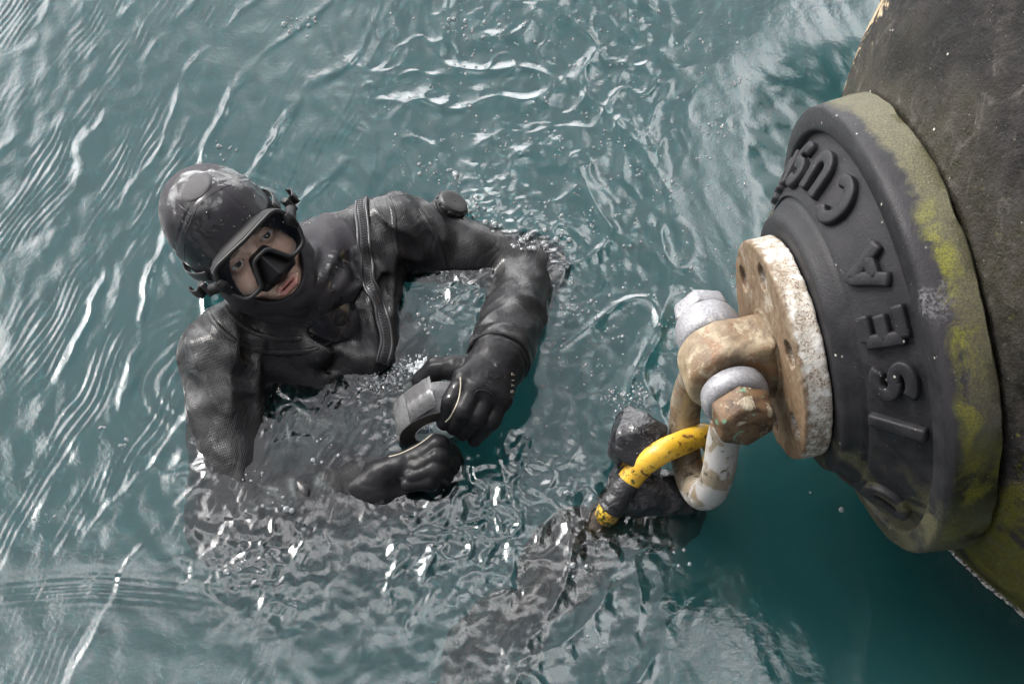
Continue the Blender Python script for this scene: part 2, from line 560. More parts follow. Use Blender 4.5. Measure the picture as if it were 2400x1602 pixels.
def rubber_material(name, kind):
    t = MT(name)
    ob, s, hh, kk = axial(t)
    big = t.noise(9, 5, 0.6, ob)
    mid = t.noise(38, 5, 0.65, ob)
    fine = t.noise(260, 3, 0.6, ob)
    grain = t.noise(900, 2, 0.5, ob)
    spk = t.ramp(t.noise(420, 3, 0.7, ob), (0.40, 0), (0.62, 1))
    ang = t.math('DIVIDE', t.math('ARCTAN2', kk, hh), PI / 180.0)          # 0 on the near side, 90 on top
    nb = t.math('SUBTRACT', big, 0.5); nm_ = t.math('SUBTRACT', mid, 0.5)
    def lin(x, a, b):                                                       # 0 at a, 1 at b
        return t.math('DIVIDE', t.math('SUBTRACT', x, a), b - a, clamp=True)
    def mul(*v):
        r = v[0]
        for q in v[1:]: r = t.math('MULTIPLY', r, q)
        return r
    def add(*v):
        r = v[0]
        for q in v[1:]: r = t.math('ADD', r, q)
        return r
    def grain_mask(m): return mul(m, t.math('ADD', 0.35, t.math('MULTIPLY', spk, 0.65)))
    if kind == 'cap':
        base = t.mix(t.ramp(mid, (0.35, 0), (0.75, 1)), (0.012, 0.012, 0.0135), (0.024, 0.023, 0.026))
        base = t.mix(mul(lin(ang, 100, 60), lin(s, 0.116, 0.122), 0.7), base, (0.050, 0.047, 0.052))
        # grey-olive film on the back of the rim, wide on top and thin on the near side
        edge = add(s, mul(nb, 0.07), mul(nm_, 0.035), mul(lin(ang, 120, 55), -0.018))
        ol = mul(lin(edge, 0.124, 0.136), lin(ang, 20, 45))
        base = t.mix(grain_mask(ol), base, (0.115, 0.108, 0.058))
        # bright crust along the middle of the rim
        strip = t.math('ABSOLUTE', add(s, -0.148, mul(nb, 0.05), mul(nm_, 0.02)))
        br = t.ramp(t.noise(15, 4, 0.65, ob, 0.6), (0.44, 0), (0.54, 1))
        ye = mul(0.85, lin(strip, 0.020, 0.006), lin(ang, 14, 30), lin(ang, 92, 74), br)
        base = t.mix(grain_mask(ye), base, (0.20, 0.195, 0.028))
        # the near, low side: dark with mossy blotches
        lowm = mul(lin(ang, 34, 20), lin(s, 0.120, 0.128))
        base = t.mix(lowm, base, (0.020, 0.020, 0.010))
        bl = mul(lowm, t.ramp(t.noise(9, 5, 0.6, ob, 0.4), (0.47, 0), (0.55, 1)))
        base = t.mix(mul(grain_mask(bl), 0.9), base, (0.125, 0.125, 0.010))
        # pale film on the front of the lip and the plate low down
        lf = mul(lin(ang, 14, 2), t.ramp(add(t.noise(13, 5, 0.65, ob, 0.5), mul(lin(s, 0.085, 0.12), 0.14)), (0.50, 0), (0.62, 1)))
        base = t.mix(mul(grain_mask(lf), 0.85), base, (0.105, 0.100, 0.050))
        # a scuffed pale patch on the rim
        d = t.n('VectorMath', operation='DISTANCE'); t.set(d, 0, ob); d.inputs[1].default_value = tuple(full(fp(0.124, 0.297, 62)))
        sc = t.ramp(add(d.outputs['Value'], mul(nm_, 0.09)), (0.010, 1), (0.026, 0))
        base = t.mix(mul(sc, t.ramp(fine, (0.40, 0), (0.6, 1)), 0.5), base, (0.22, 0.215, 0.23))
        mo = t.math('MAXIMUM', ol, ye)
    else:
        base = t.mix(t.ramp(mid, (0.38, 0), (0.66, 1)), (0.007, 0.0065, 0.0065), (0.034, 0.031, 0.030))
        sp = t.ramp(t.noise(120, 4, 0.7, ob), (0.58, 0), (0.72, 1))
        base = t.mix(mul(sp, t.ramp(big, (0.42, 0), (0.6, 1))), base, (0.075, 0.068, 0.055))
        ol = mul(lin(add(s, mul(nb, 0.16), mul(nm_, 0.06)), 0.245, 0.19), lin(ang, 30, 60))
        base = t.mix(mul(grain_mask(ol), 0.35), base, (0.085, 0.079, 0.045))
        ye = mul(lin(add(ang, mul(nb, 260.0), mul(nm_, 130.0)), 18, -6), 1.0)
        base = t.mix(mul(grain_mask(ye), 0.75), base, (0.120, 0.118, 0.012))
        rub = mul(t.ramp(t.noise(21, 7, 0.72, ob, 1.0), (0.54, 0), (0.66, 1)), t.ramp(t.noise(4, 3, 0.5, ob), (0.42, 0), (0.6, 1)))
        base = t.mix(mul(rub, 0.8), base, (0.085, 0.078, 0.070))
        base = t.mix(t.ramp(t.noise(6, 4, 0.6, ob, 0.5), (0.52, 0), (0.66, 0.75)), base, (0.006, 0.006, 0.006))
        yp = t.ramp(t.noise(26, 4, 0.65, ob, 0.8), (0.63, 0), (0.70, 1))
        base = t.mix(mul(yp, grain_mask(lin(ang, 90, 40)), 0.8), base, (0.17, 0.16, 0.02))
        mo = t.math('MAXIMUM', ol, ye)
        # worn patch: tan fibres showing through along the far shoulder
        st = t.n('Mapping', {'Vector': ob}); st.inputs['Scale'].default_value = (90, 10, 30); st.inputs['Rotation'].default_value = (0.3, 0.2, 0.35)
        fib = t.noise(1.0, 4, 0.65, st.outputs[0])
        far = t.math('MULTIPLY', hh, -1.0)
        w = add(mul(t.math('SUBTRACT', far, 0.325), 9.0), mul(t.math('SUBTRACT', fib, 0.5), 3.2))
        base = t.mix(t.ramp(w, (0.35, 0), (0.55, 1)), base, t.mix(fib, (0.16, 0.11, 0.06), (0.50, 0.40, 0.27)))
    # bird lime and salt specks
    v = t.vor(46, 'F1', ob)
    sel = t.ramp(t.noise(17, 2, 0.5, ob), (0.53, 0), (0.57, 1))
    base = t.mix(mul(t.ramp(v, (0.055, 1), (0.10, 0)), sel), base, (0.42, 0.42, 0.36))
    v2 = t.vor(150, 'F1', ob)
    base = t.mix(mul(t.ramp(v2, (0.05, 1), (0.10, 0)), t.ramp(t.noise(30, 2, 0.5, ob), (0.55, 0), (0.6, 1))), base, (0.35, 0.34, 0.28))
    h = add(mul(mid, 1.0 if kind == 'body' else 0.30), mul(fine, 0.30), mul(grain, 0.12), mul(mo, 0.25))
    nm = t.bump(h, 0.75 if kind == 'body' else 0.30, 0.007)
    rough = t.ramp(mid, (0.3, 0.36 if kind == 'cap' else 0.30), (0.62, 0.50 if kind == 'cap' else 0.72))
    t.bsdf(color=base, rough=rough, normal=nm, spec=0.17 if kind == 'cap' else 0.09)
    return t.m

M_CAP = rubber_material('black_moulded_rubber', 'cap')
M_BODY = rubber_material('weathered_rubber', 'body')

def steel_material(name, style):
    t = MT(name); ob = t.obj()
    big = t.noise(16, 6, 0.62, ob, 0.4); mid = t.noise(55, 6, 0.66, ob, 0.3); fine = t.noise(330, 4, 0.65, ob)
    gr = t.noise(900, 2, 0.6, ob)
    if style == 'flange':
        ob2, s, hh, kk = axial(t)
        front = t.ramp(t.math('ADD', t.math('MULTIPLY', s, 60.0), t.math('MULTIPLY', t.math('SUBTRACT', mid, 0.5), 0.9)), (0.12, 1), (0.42, 0))
        lowd = t.ramp(t.math('ADD', t.math('MULTIPLY', kk, 3.0), t.math('SUBTRACT', big, 0.5)), (0.05, 1), (0.5, 0))
        white = t.mix(t.ramp(big, (0.40, 0), (0.58, 1)), (0.30, 0.26, 0.20), (0.52, 0.49, 0.44))
        white = t.mix(t.ramp(mid, (0.53, 0), (0.60, 1)), white, (0.58, 0.57, 0.54))
        pit = t.math('MULTIPLY', t.ramp(t.noise(150, 5, 0.75, ob), (0.47, 0), (0.54, 1)), lowd)
        white = t.mix(t.math('MULTIPLY', pit, 0.85), white, (0.13, 0.11, 0.09))
        brown = t.mix(t.ramp(mid, (0.36, 0), (0.62, 1)), (0.085, 0.055, 0.030), (0.185, 0.145, 0.095))
        brown = t.mix(t.ramp(big, (0.58, 0), (0.66, 1)), brown, (0.29, 0.255, 0.20))
        brown = t.mix(t.math('MULTIPLY', lowd, 0.5), brown, (0.15, 0.085, 0.04))
        base = t.mix(front, white, brown)
        base = t.mix(t.math('MULTIPLY', t.ramp(fine, (0.48, 0), (0.62, 1)), t.ramp(mid, (0.50, 1), (0.38, 0))), base, (0.12, 0.07, 0.04))
        metal, rough = 0.0, t.ramp(mid, (0.3, 0.75), (0.7, 0.5))
    elif style == 'rust':
        base = t.mix(t.ramp(big, (0.38, 0), (0.60, 1)), (0.120, 0.072, 0.034), (0.240, 0.190, 0.120))
        base = t.mix(t.ramp(mid, (0.52, 0), (0.64, 1)), base, (0.31, 0.26, 0.18))
        base = t.mix(t.math('MULTIPLY', t.ramp(t.noise(24, 6, 0.7, ob, 0.8), (0.52, 0), (0.62, 1)), t.ramp(fine, (0.36, 0), (0.60, 1))), base, (0.17, 0.07, 0.022))
        base = t.mix(t.ramp(t.noise(34, 5, 0.65, ob, 1.0), (0.64, 0), (0.70, 1)), base, (0.085, 0.05, 0.03))
        base = t.mix(t.math('MULTIPLY', t.ramp(t.noise(11, 7, 0.7, ob, 1.2), (0.50, 0), (0.60, 1)), 0.7), base, (0.055, 0.032, 0.018))
        metal, rough = 0.0, t.ramp(mid, (0.35, 0.40), (0.65, 0.70))
    elif style == 'zinc':
        base = t.mix(t.ramp(fine, (0.35, 0), (0.6, 1)), (0.15, 0.15, 0.162), (0.27, 0.27, 0.282))
        base = t.mix(t.ramp(mid, (0.60, 0), (0.68, 1)), base, (0.42, 0.40, 0.375))
        base = t.mix(t.ramp(big, (0.60, 0), (0.72, 1)), base, (0.28, 0.17, 0.08))
        metal, rough = 0.25, t.ramp(mid, (0.3, 0.38), (0.7, 0.6))
    elif style == 'bow':
        z = t.n('SeparateXYZ'); t.set(z, 0, ob)
        d = t.n('VectorMath', operation='SUBTRACT'); t.set(d, 0, ob); d.inputs[1].default_value = tuple(full(PIN_C))
        x = t.n('VectorMath', operation='DOT_PRODUCT'); t.set(x, 0, d.outputs[0]); x.inputs[1].default_value = tuple(PD)
        nearm = t.math('ADD', t.math('MULTIPLY', x.outputs['Value'], 14.0), t.math('MULTIPLY', t.math('SUBTRACT', mid, 0.5), 2.2))
        base = t.mix(t.ramp(nearm, (0.05, 0), (0.35, 1)), (0.13, 0.10, 0.065), (0.34, 0.33, 0.32))
        base = t.mix(t.ramp(t.noise(26, 5, 0.6, ob, 0.5), (0.50, 0), (0.55, 1)), base, (0.20, 0.165, 0.115))
        base = t.mix(t.ramp(t.noise(44, 4, 0.55, ob, 0.4), (0.61, 0), (0.64, 1)), base, (0.055, 0.045, 0.035))
        base = t.mix(t.ramp(t.noise(30, 5, 0.6, ob), (0.58, 0), (0.66, 1)), base, (0.20, 0.095, 0.035))
        base = t.mix(t.ramp(fine, (0.62, 0), (0.75, 1)), base, (0.56, 0.54, 0.51))
        metal, rough = 0.1, t.ramp(big, (0.4, 0.28), (0.6, 0.5))
    elif style == 'boltgreen':
        base = t.mix(t.ramp(mid, (0.40, 0), (0.60, 1)), (0.045, 0.022, 0.010), (0.14, 0.080, 0.038))
        base = t.mix(t.ramp(t.noise(28, 5, 0.6, ob, 0.5), (0.60, 0), (0.66, 1)), base, (0.32, 0.28, 0.20))
        g = t.ramp(t.noise(46, 5, 0.6, ob, 0.8), (0.58, 0), (0.62, 1))
        base = t.mix(t.math('MULTIPLY', g, 0.7), base, (0.12, 0.30, 0.20))
        base = t.mix(t.ramp(fine, (0.58, 0), (0.70, 1)), base, (0.07, 0.04, 0.02))
        metal, rough = 0.0, 0.6
    elif style == 'yellow':
        base = t.mix(t.ramp(mid, (0.3, 0), (0.7, 1)), (0.50, 0.29, 0.022), (0.64, 0.40, 0.036))
        base = t.mix(t.ramp(big, (0.56, 0), (0.68, 1)), base, (0.46, 0.24, 0.03))
        base = t.mix(t.ramp(t.noise(38, 6, 0.75, ob, 1.5), (0.56, 0), (0.62, 1)), base, (0.13, 0.055, 0.02))
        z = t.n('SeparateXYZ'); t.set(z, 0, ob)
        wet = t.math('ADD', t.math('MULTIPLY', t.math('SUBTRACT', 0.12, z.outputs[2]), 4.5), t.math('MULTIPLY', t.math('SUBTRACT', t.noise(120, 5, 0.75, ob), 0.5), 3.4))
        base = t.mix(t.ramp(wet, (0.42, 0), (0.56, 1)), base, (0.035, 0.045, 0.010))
        base = t.mix(t.ramp(t.noise(75, 5, 0.7, ob), (0.66, 0), (0.72, 1)), base, (0.06, 0.03, 0.01))
        metal, rough = 0.0, t.ramp(mid, (0.3, 0.28), (0.7, 0.45))
    h = t.math('ADD', t.math('MULTIPLY', mid, 0.5), t.math('MULTIPLY', fine, 0.45))
    h = t.math('ADD', h, t.math('MULTIPLY', gr, 0.15))
    nm = t.bump(h, {'yellow': 0.16, 'zinc': 0.2, 'bow': 0.22}.get(style, 0.5), 0.004)
    t.bsdf(color=base, rough=rough, metal=metal, normal=nm, spec=0.5)
    return t.m
M_FLANGE = steel_material('corroded_flange_steel', 'flange')
M_RUST = steel_material('rusty_cast_steel', 'rust')
M_ZINC = steel_material('galvanised_steel', 'zinc')
M_BOW = steel_material('worn_galvanised_steel', 'bow')
M_HEAD = steel_material('rusty_bolt_with_green_paint', 'boltgreen')
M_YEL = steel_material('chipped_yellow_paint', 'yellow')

fender = tag(empty('foam_fender', tuple(FC - FA * 0.9 - np.array([0, 0, 0.68]))),
             'huge black cylindrical foam fender floating at right, with raised letters round its mossy end cap', 'fender')
# body: drum with a coned shoulder
prof = spline([(0.1835, 0.270), (0.1850, 0.297), (0.190, 0.309), (0.205, 0.335), (0.232, 0.378), (0.28, 0.440), (0.33, 0.505), (0.40, 0.590), (0.50, 0.655), (0.65, 0.680),
               (0.90, 0.682), (1.2, 0.682), (1.6, 0.680), (1.8, 0.62), (2.0, 0.42), (2.06, 0.20), (2.065, 0.002)], 110)
V, F = lathe_vf([(-p[0], p[1]) for p in prof], FC, FA, 300, FK)
dv = V - (FC - FA * 1.0)
ax_ = dv @ FA
rad = dv - ax_[:, None] * FA
rl = np.linalg.norm(rad, axis=1)
lump = 0.011 * noise3([V[:, 0] * 5, V[:, 1] * 5, V[:, 2] * 5]) + 0.005 * noise3([V[:, 0] * 17, V[:, 1] * 17, V[:, 2] * 17], 2) + 0.0022 * noise3([V[:, 0] * 52, V[:, 1] * 52, V[:, 2] * 52], 4)
V = V + rad / np.maximum(rl, 1e-3)[:, None] * (lump * sst(0.03, 0.3, rl))[:, None]
mesh('drum', V, F, M_BODY, fender)
# barnacles where the drum meets the sea
t = MT('barnacle_shell'); ob = t.obj()
t.bsdf(color=t.mix(t.noise(300, 3, 0.6, ob), (0.30, 0.28, 0.25), (0.66, 0.64, 0.60)), rough=0.8, normal=t.bump(t.noise(700, 2, 0.6, ob), 0.6, 0.003))
GAUGE = None
rb = np.random.RandomState(5)
VF = full(V)
band_ = np.where((np.abs(VF[:, 2] - 0.004) < 0.022) & (VF[:, 1] < 1.35) & (VF[:, 0] < 1.3))[0]
nrm_ = rad / np.maximum(rl, 1e-3)[:, None]
VV, FF = [], []
for q in range(3000):
    i, j = rb.choice(band_, 2)
    c = VF[i] + rb.normal(size=3) * 0.006; c[2] = rb.normal() * 0.011 + 0.012
    dd = c - full(FC - FA * 1.0); ra_ = dd - (dd @ FA) * FA
    nr_ = np.linalg.norm(ra_)
    sb = -((c - FC) @ FA) / GF
    want = np.interp(sb, prof[:, 0], prof[:, 1]) * GF
    c = c - ra_ / nr_ * (nr_ - want)
    r_ = rb.uniform(0.0028, 0.0072); e1, e2 = frame(ra_ / nr_)
    k = len(VV); na = 6
    for hgt, rr in ((-0.2, 1.0), (0.75, 0.55), (0.45, 0.25)):
        for a in range(na):
            an = a * 2 * PI / na + q
            VV.append(c + (ra_ / nr_ * hgt + (math.cos(an) * e1 + math.sin(an) * e2) * rr * rb.uniform(0.8, 1.2)) * r_)
    for lv in range(2):
        for a in range(na):
            b = (a + 1) % na
            FF.append((k + lv * na + a, k + lv * na + b, k + lv * na + na + b, k + lv * na + na + a))
    FF.append(tuple(k + 2 * na + a for a in range(na)))
tag(mesh('barnacle_crust', VV, FF, t.m, fender, smooth=False), kind='stuff')
GAUGE = (FC, GF)
# moulded end cap
def cap_profile():
    p = [(0.1815, 0.275), (0.1810, 0.2985), (0.1775, 0.3030), (0.165, 0.3030), (0.15, 0.3010), (0.130, 0.2985), (0.1205, 0.2970), (0.1165, 0.2938),
         (0.1152, 0.290), (0.1110, 0.2705), (0.1120, 0.2680), (0.1150, 0.2655), (0.1205, 0.2630), (0.119, 0.259), (0.108, 0.248), (0.088, 0.222), (0.071, 0.201),
         (0.0650, 0.1945), (0.0640, 0.1925), (0.0665, 0.1905), (0.0660, 0.1885), (0.0630, 0.1865), (0.0600, 0.1850), (0.0570, 0.1825), (0.0520, 0.1775), (0.0450, 0.1730), (0.0405, 0.170), (0.0385, 0.166),
         (0.0375, 0.1600), (0.0370, 0.120), (0.037, 0.05)]
    return p
V, F = lathe_vf([(-s, r) for s, r in cap_profile()], FC, FA, 240, FK)
dv = V - FC; ax_ = dv @ FA; rad = dv - ax_[:, None] * FA; rl = np.linalg.norm(rad, axis=1)
V = V + rad / rl[:, None] * ((0.0035 * noise3([V[:, 0] * 14, V[:, 1] * 14, V[:, 2] * 14], 5) + 0.0015 * noise3([V[:, 0] * 60, V[:, 1] * 60, V[:, 2] * 60], 6)) * sst(0.26, 0.30, rl))[:, None]
V = V - FA * (0.006 * noise3([V[:, 0] * 30, V[:, 1] * 30, V[:, 2] * 30], 15) * sst(-0.165, -0.180, ax_))[:, None]
cap = sharp(mesh('end_cap', V, F, M_CAP, fender), 50)
# raised letters round the cap: strokes in (across, up) with up pointing to the hub
def cone_s(r): return 0.0655 + (r - 0.1945) * (0.119 - 0.0655) / (0.259 - 0.1945)
def arc(cx, cy, rx, ry, a0, a1, n=14):
    return [(cx + rx * math.cos(R(a)), cy + ry * math.sin(R(a))) for a in np.linspace(a0, a1, n)]
GLYPH = {
    'S': [arc(0, 0.72, 0.36, 0.26, 35, 270, 12) + arc(0, 0.24, 0.38, 0.24, 90, -145, 12)],
    'E': [[(-0.36, 1), (-0.36, 0)], [(-0.36, 1), (0.36, 1)], [(-0.36, 0.52), (0.28, 0.52)], [(-0.36, 0), (0.38, 0)]],
    'A': [[(-0.45, 0), (0, 1), (0.45, 0)], [(-0.26, 0.36), (0.26, 0.36)]],
    'C': [arc(0.05, 0.5, 0.42, 0.52, 50, 310, 18)],
    'U': [[(-0.38, 1), (-0.38, 0.4)] + arc(0, 0.36, 0.38, 0.36, 180, 360, 10) + [(0.38, 1)]],
    'H': [[(-0.38, 0), (-0.38, 1)], [(0.38, 0), (0.38, 1)], [(-0.38, 0.5), (0.38, 0.5)]],
    'I': [[(0, 0), (0, 1)]],
    'O': [arc(0, 0.5, 0.42, 0.52, 90, 448, 22)],
    'N': [[(-0.38, 0), (-0.38, 1), (0.38, 0), (0.38, 1)]],
    'D': [[(-0.34, 0), (-0.34, 1)], [(-0.34, 1), (0.0, 1)] + arc(0.0, 0.5, 0.40, 0.5, 80, -80, 12) + [(0.0, 0), (-0.34, 0)]],
    '/': [[(0, -0.22), (0, 1.25)]],
}
def letter(ch, deg, r0=0.2060, r1=0.2440, w=0.047, sr=0.0088):
    VV, FF = [], []
    for st in GLYPH[ch]:
        pts = []
        dense = []
        for a, b in zip(st[:-1], st[1:]):
            m = max(2, int(math.hypot(b[0] - a[0], b[1] - a[1]) * 14))
            dense += [(a[0] + (b[0] - a[0]) * i / m, a[1] + (b[1] - a[1]) * i / m) for i in range(m)]
        dense.append(st[-1])
        for u, v in dense:
            r = r1 + (r0 - r1) * v
            d = deg + math.degrees(u * w / 0.23)
            pts.append(fp(cone_s(r) - 0.0012, r, d))
        pts = np.array(pts)
        nv = []
        for q in pts:
            dv = q - FC; rd = dv - (dv @ FA) * FA; rd = nrm(rd)
            nv.append(nrm(FA * 0.77 + rd * 0.64))
        ext = np.concatenate([[pts[0] - (pts[1] - pts[0]) * 0.35], pts, [pts[-1] + (pts[-1] - pts[-2]) * 0.35]])
        rr = np.r_[0.35, np.ones(len(pts)), 0.35]
        nv = np.array([nv[0]] + nv + [nv[-1]])
        V, F = tube_vf(ext, 0.0094 * rr, seg=20, up=nv, flat=sr * rr, power=0.42)
        F = [tuple(i + len(VV) for i in f) for f in F]
        VV += V.tolist(); FF += F
    mesh('letter', VV, FF, M_CAP, cap)
for ch, d in [('D', -12), ('/', 28), ('S', 43), ('E', 60), ('A', 77), ('C', 104), ('U', 121), ('S', 139), ('H', 156), ('I', 170), ('O', 186), ('N', 204)]:
    letter(ch, d)
# steel flange, six bolts in drilled holes
BOLTS = [(0.112, 55 + 60 * i) for i in range(6)]
FM = np.array([FA, FH, FK])
def flange_f(P):
    q = loc(P, FC - FA * 0.0175, FM)
    rr = np.sqrt(q[1] ** 2 + q[2] ** 2)
    d = smax(rr - 0.147, np.abs(q[0]) - 0.0185, 0.0055)
    for r, a in BOLTS:
        h, k = r * math.cos(R(a)), r * math.sin(R(a))
        hole = np.sqrt((q[1] - h) ** 2 + ((q[2] - k)) ** 2) - 0.0185
        d = smax(d, -np.maximum(hole, 0.003 - q[0]), 0.0022)
    d = d + 0.0012 * noise3([P[0] * 45, P[1] * 45, P[2] * 45], 3) + 0.0009 * noise3([P[0] * 130, P[1] * 130, P[2] * 130], 8)
    return d
flange = sdf_obj('steel_flange', flange_f, FC - 0.17, FC + 0.17, 0.0020, M_FLANGE, fender)
for r, a in BOLTS:
    c = fp(0.0135, r, a)
    lathe('bolt', [(0, 0.002), (0.0, 0.0115), (0.0015, 0.0130), (-0.002, 0.0138), (-0.014, 0.0138)][::1], c + FA * 0.003, FA, M_ZINC, flange, seg=24, hint=FK)

# swivel eye standing out of the flange
EK = np.cross(FA, PD)
EM = np.array([FA, PD, EK])
def eye_f(P):
    q = loc(P, PIN_C + PD * 0.008, EM)
    rr = np.sqrt(q[0] ** 2 + q[2] ** 2) - 0.055
    sh = sd_box([q[0] + 0.03, q[1] * 0, q[2]], (0.034, 1, 0.0535), 0.004)
    d2 = smin(rr, sh, 0.012)
    d = smax(d2, np.abs(q[1]) - 0.0350, 0.016)
    # collar against the flange
    r2 = np.sqrt((q[1] + 0.008) ** 2 + q[2] ** 2)
    col = smax(r2 - 0.050, np.abs(q[0] + 0.0575) - 0.0105, 0.006)
    d = smin(d, col, 0.006)
    return d + 0.0008 * noise3([P[0] * 70, P[1] * 70, P[2] * 70], 3)
eye = sdf_obj('swivel_eye', eye_f, PIN_C - 0.085, PIN_C + 0.085, 0.0019, M_RUST, fender)
lathe('collar_groove', [(-0.004, 0.058), (0.002, 0.0575), (0.004, 0.055), (0.004, 0.049), (-0.004, 0.049)], FC + FA * 0.001, FA, steel_material('dark_rust', 'rust'), flange, seg=64, hint=FK, closed=True)

# ------------------------------------------------------------------ bow shackle hanging in the eye
def pp(d, w): return PIN_C + PD * d + PW * w
shackle = tag(empty('bow_shackle', tuple(pp(0, 0.25))), 'heavy worn galvanised bow shackle hanging from the rusty swivel eye', 'shackle')
half = [(-0.045, 0.0), (-0.050, 0.03), (-0.062, 0.085), (-0.073, 0.135), (-0.067, 0.185), (-0.040, 0.225), (0.0, 0.240)]
cl = half + [(-a + 0.014 * max(0, 1 - b / 0.1), b) for a, b in half[-2::-1]]
path = spline([pp(*c) for c in cl], 90)
V, F = tube_vf(path, 0.0222, seg=28, up=np.cross(PD, PW))
bow = mesh('bow', V, F, M_BOW, shackle)
for sgn in (-1, 1):
    if sgn < 0:
        lathe('ear', [(-0.026, 0.018), (-0.026, 0.038), (-0.022, 0.041), (-0.010, 0.0445), (0.006, 0.0455), (0.018, 0.0445), (0.022, 0.039), (0.022, 0.018)], PIN_C - PD * 0.052, PD, M_ZINC, shackle, seg=56, hint=PW, deg=60)
        continue
    lathe('ear', [(-0.017, 0.018), (-0.017, 0.036), (-0.012, 0.042), (0.0, 0.0445), (0.012, 0.042), (0.017, 0.036), (0.017, 0.018)], PIN_C + PD * (0.0615 if sgn > 0 else -0.0455), PD, M_ZINC, shackle, seg=56, hint=PW, deg=60)
V, F = lathe_vf([(-0.122, 0.001), (-0.122, 0.014), (-0.116, 0.0185), (0.10, 0.0192), (0.10, 0.001)], PIN_C, PD, 40, PW)
pin = sharp(mesh('pin', V, F, M_RUST, shackle), 40)
def hexagon(name, t0, t1, rr, mat, parent, dome, rot):
    poly = [(rr * math.cos(R(60 * i + rot)), rr * math.sin(R(60 * i + rot))) for i in range(6)]
    c = full(PIN_C)
    e1, e2 = frame(PD, PW)
    V, F = prism_vf(poly, PIN_C, e1, e2, PD, t0, t1)
    o = bevelled(name, V, F, mat, parent, 0.0038, 3)
    # chamfer the corners as a lathe would
    me = o.data
    t0, t1, rr = t0 * GF, t1 * GF, rr * GF
    for v in me.vertices:
        d = np.array(v.co) - c; t = d @ PD; rv = d - t * PD; rl = np.linalg.norm(rv)
        end = (t1 if dome > 0 else t0)
        k = max(0, (t - (t1 - 0.010)) / 0.010) if dome > 0 else max(0, ((t0 + 0.010) - t) / 0.010)
        lim = rr * (1 - 0.16 * k)
        if rl > lim: v.co = Vector(c + t * PD + rv / rl * lim)
    return o
hexagon('bolt_head', 0.0800, 0.116, 0.0425, M_HEAD, pin, 1, 12)
hexagon('nut', -0.104, -0.0770, 0.0415, M_ZINC, shackle, -1, 20)

GAUGE = None
BZ = full(pp(0, 0.2))[2]
# ------------------------------------------------------------------ yellow master link through the shackle
g = [at(1424, 1203, 0.008), at(1440, 1178, 0.028), at(1488, 1108, 0.062), at(1545, 1062, 0.098), at(1602, 1036, BZ), at(1648, 1020, BZ - 0.012), at(1676, 1050, BZ - 0.055),
     at(1664, 1100, 0.010), at(1608, 1160, -0.05), at(1560, 1200, -0.11), at(1500, 1245, -0.17), at(1440, 1255, -0.15), at(1415, 1235, -0.06)]
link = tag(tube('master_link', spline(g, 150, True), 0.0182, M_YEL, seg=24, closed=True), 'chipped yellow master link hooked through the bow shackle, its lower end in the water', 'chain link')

# ------------------------------------------------------------------ black plastic over the chain, tape on the link
def plastic_material(name, rough, crease):
    t = MT(name); ob = t.obj()
    v = t.vor(crease, 'DISTANCE_TO_EDGE', t.n('VectorMath', {0: ob}, operation='ADD').outputs[0]) if False else t.vor(crease, 'F1', ob)
    n = t.noise(crease * 1.4, 4, 0.6, ob, 1.2)
    h = t.math('ADD', t.math('MULTIPLY', v, 0.7), n)
    dr = t.vor(150, 'F1', ob)
    dm = t.math('MULTIPLY', t.ramp(dr, (0.18, 1), (0.30, 0)), t.ramp(t.noise(60, 2, 0.5, ob), (0.52, 0), (0.56, 1)))
    h = t.math('ADD', h, t.math('MULTIPLY', dm, 0.35))
    t.bsdf(color=(0.012, 0.012, 0.014), rough=rough, normal=t.bump(h, 0.45, 0.010), spec=0.6)
    return t.m
M_BAG = plastic_material('wet_black_plastic', 0.20, 26)
M_TAPEWRAP = plastic_material('black_vinyl_tape', 0.42, 40)
bagc = at(1487, 1035, 0.068)
rs = np.random.RandomState(11)
facets = [nrm(v) for v in rs.normal(size=(26, 3))]
fd = rs.uniform(0.036, 0.050, 26)
def bag_f(P):
    q = [P[i] - bagc[i] for i in range(3)]
    d = None
    for nv, k in zip(facets, fd):
        e = nv[0] * q[0] + nv[1] * q[1] + nv[2] * q[2] * 0.85 - k
        d = e if d is None else smax(d, e, 0.0035)
    # gathered neck running down to the chain
    nk = sd_cone(P, at(1483, 1075, 0.06), at(1470, 1135, 0.03), 0.026, 0.018)
    th = np.arctan2(q[1], q[0])
    nk = nk + 0.0022 * np.sin(th * 9 + 40 * q[2])
    low = sd_cone(P, at(1470, 1130, 0.025), at(1580, 1150, 0.005), 0.030, 0.030)
    low = smin(low, sd_cone(P, at(1455, 1175, 0.01), at(1600, 1178, -0.015), 0.022, 0.030), 0.02)
    low = low + 0.003 * noise3([P[0] * 40, P[1] * 40, P[2] * 40], 2)
    d = smin(d, nk, 0.010)
    d = smin(d, low, 0.008)
    w = noise3([P[0] * 34, P[1] * 34, P[2] * 34], 9)
    return d + 0.0045 * np.abs(w) + 0.0016 * np.abs(noise3([P[0] * 95, P[1] * 95, P[2] * 95], 4))
bag = tag(empty('plastic_wrapping', tuple(at(1520, 1150, -0.02))), 'crumpled wet black plastic bag tied over the chain end behind the yellow link', 'plastic bag')
sdf_obj('bag', bag_f, np.minimum(bagc, at(1500, 1180, -0.05)) - np.array([0.08, 0.09, 0.02]), np.maximum(bagc, at(1610, 1180, -0.05)) + np.array([0.05, 0.06, 0.07]), 0.0022, M_BAG, bag)
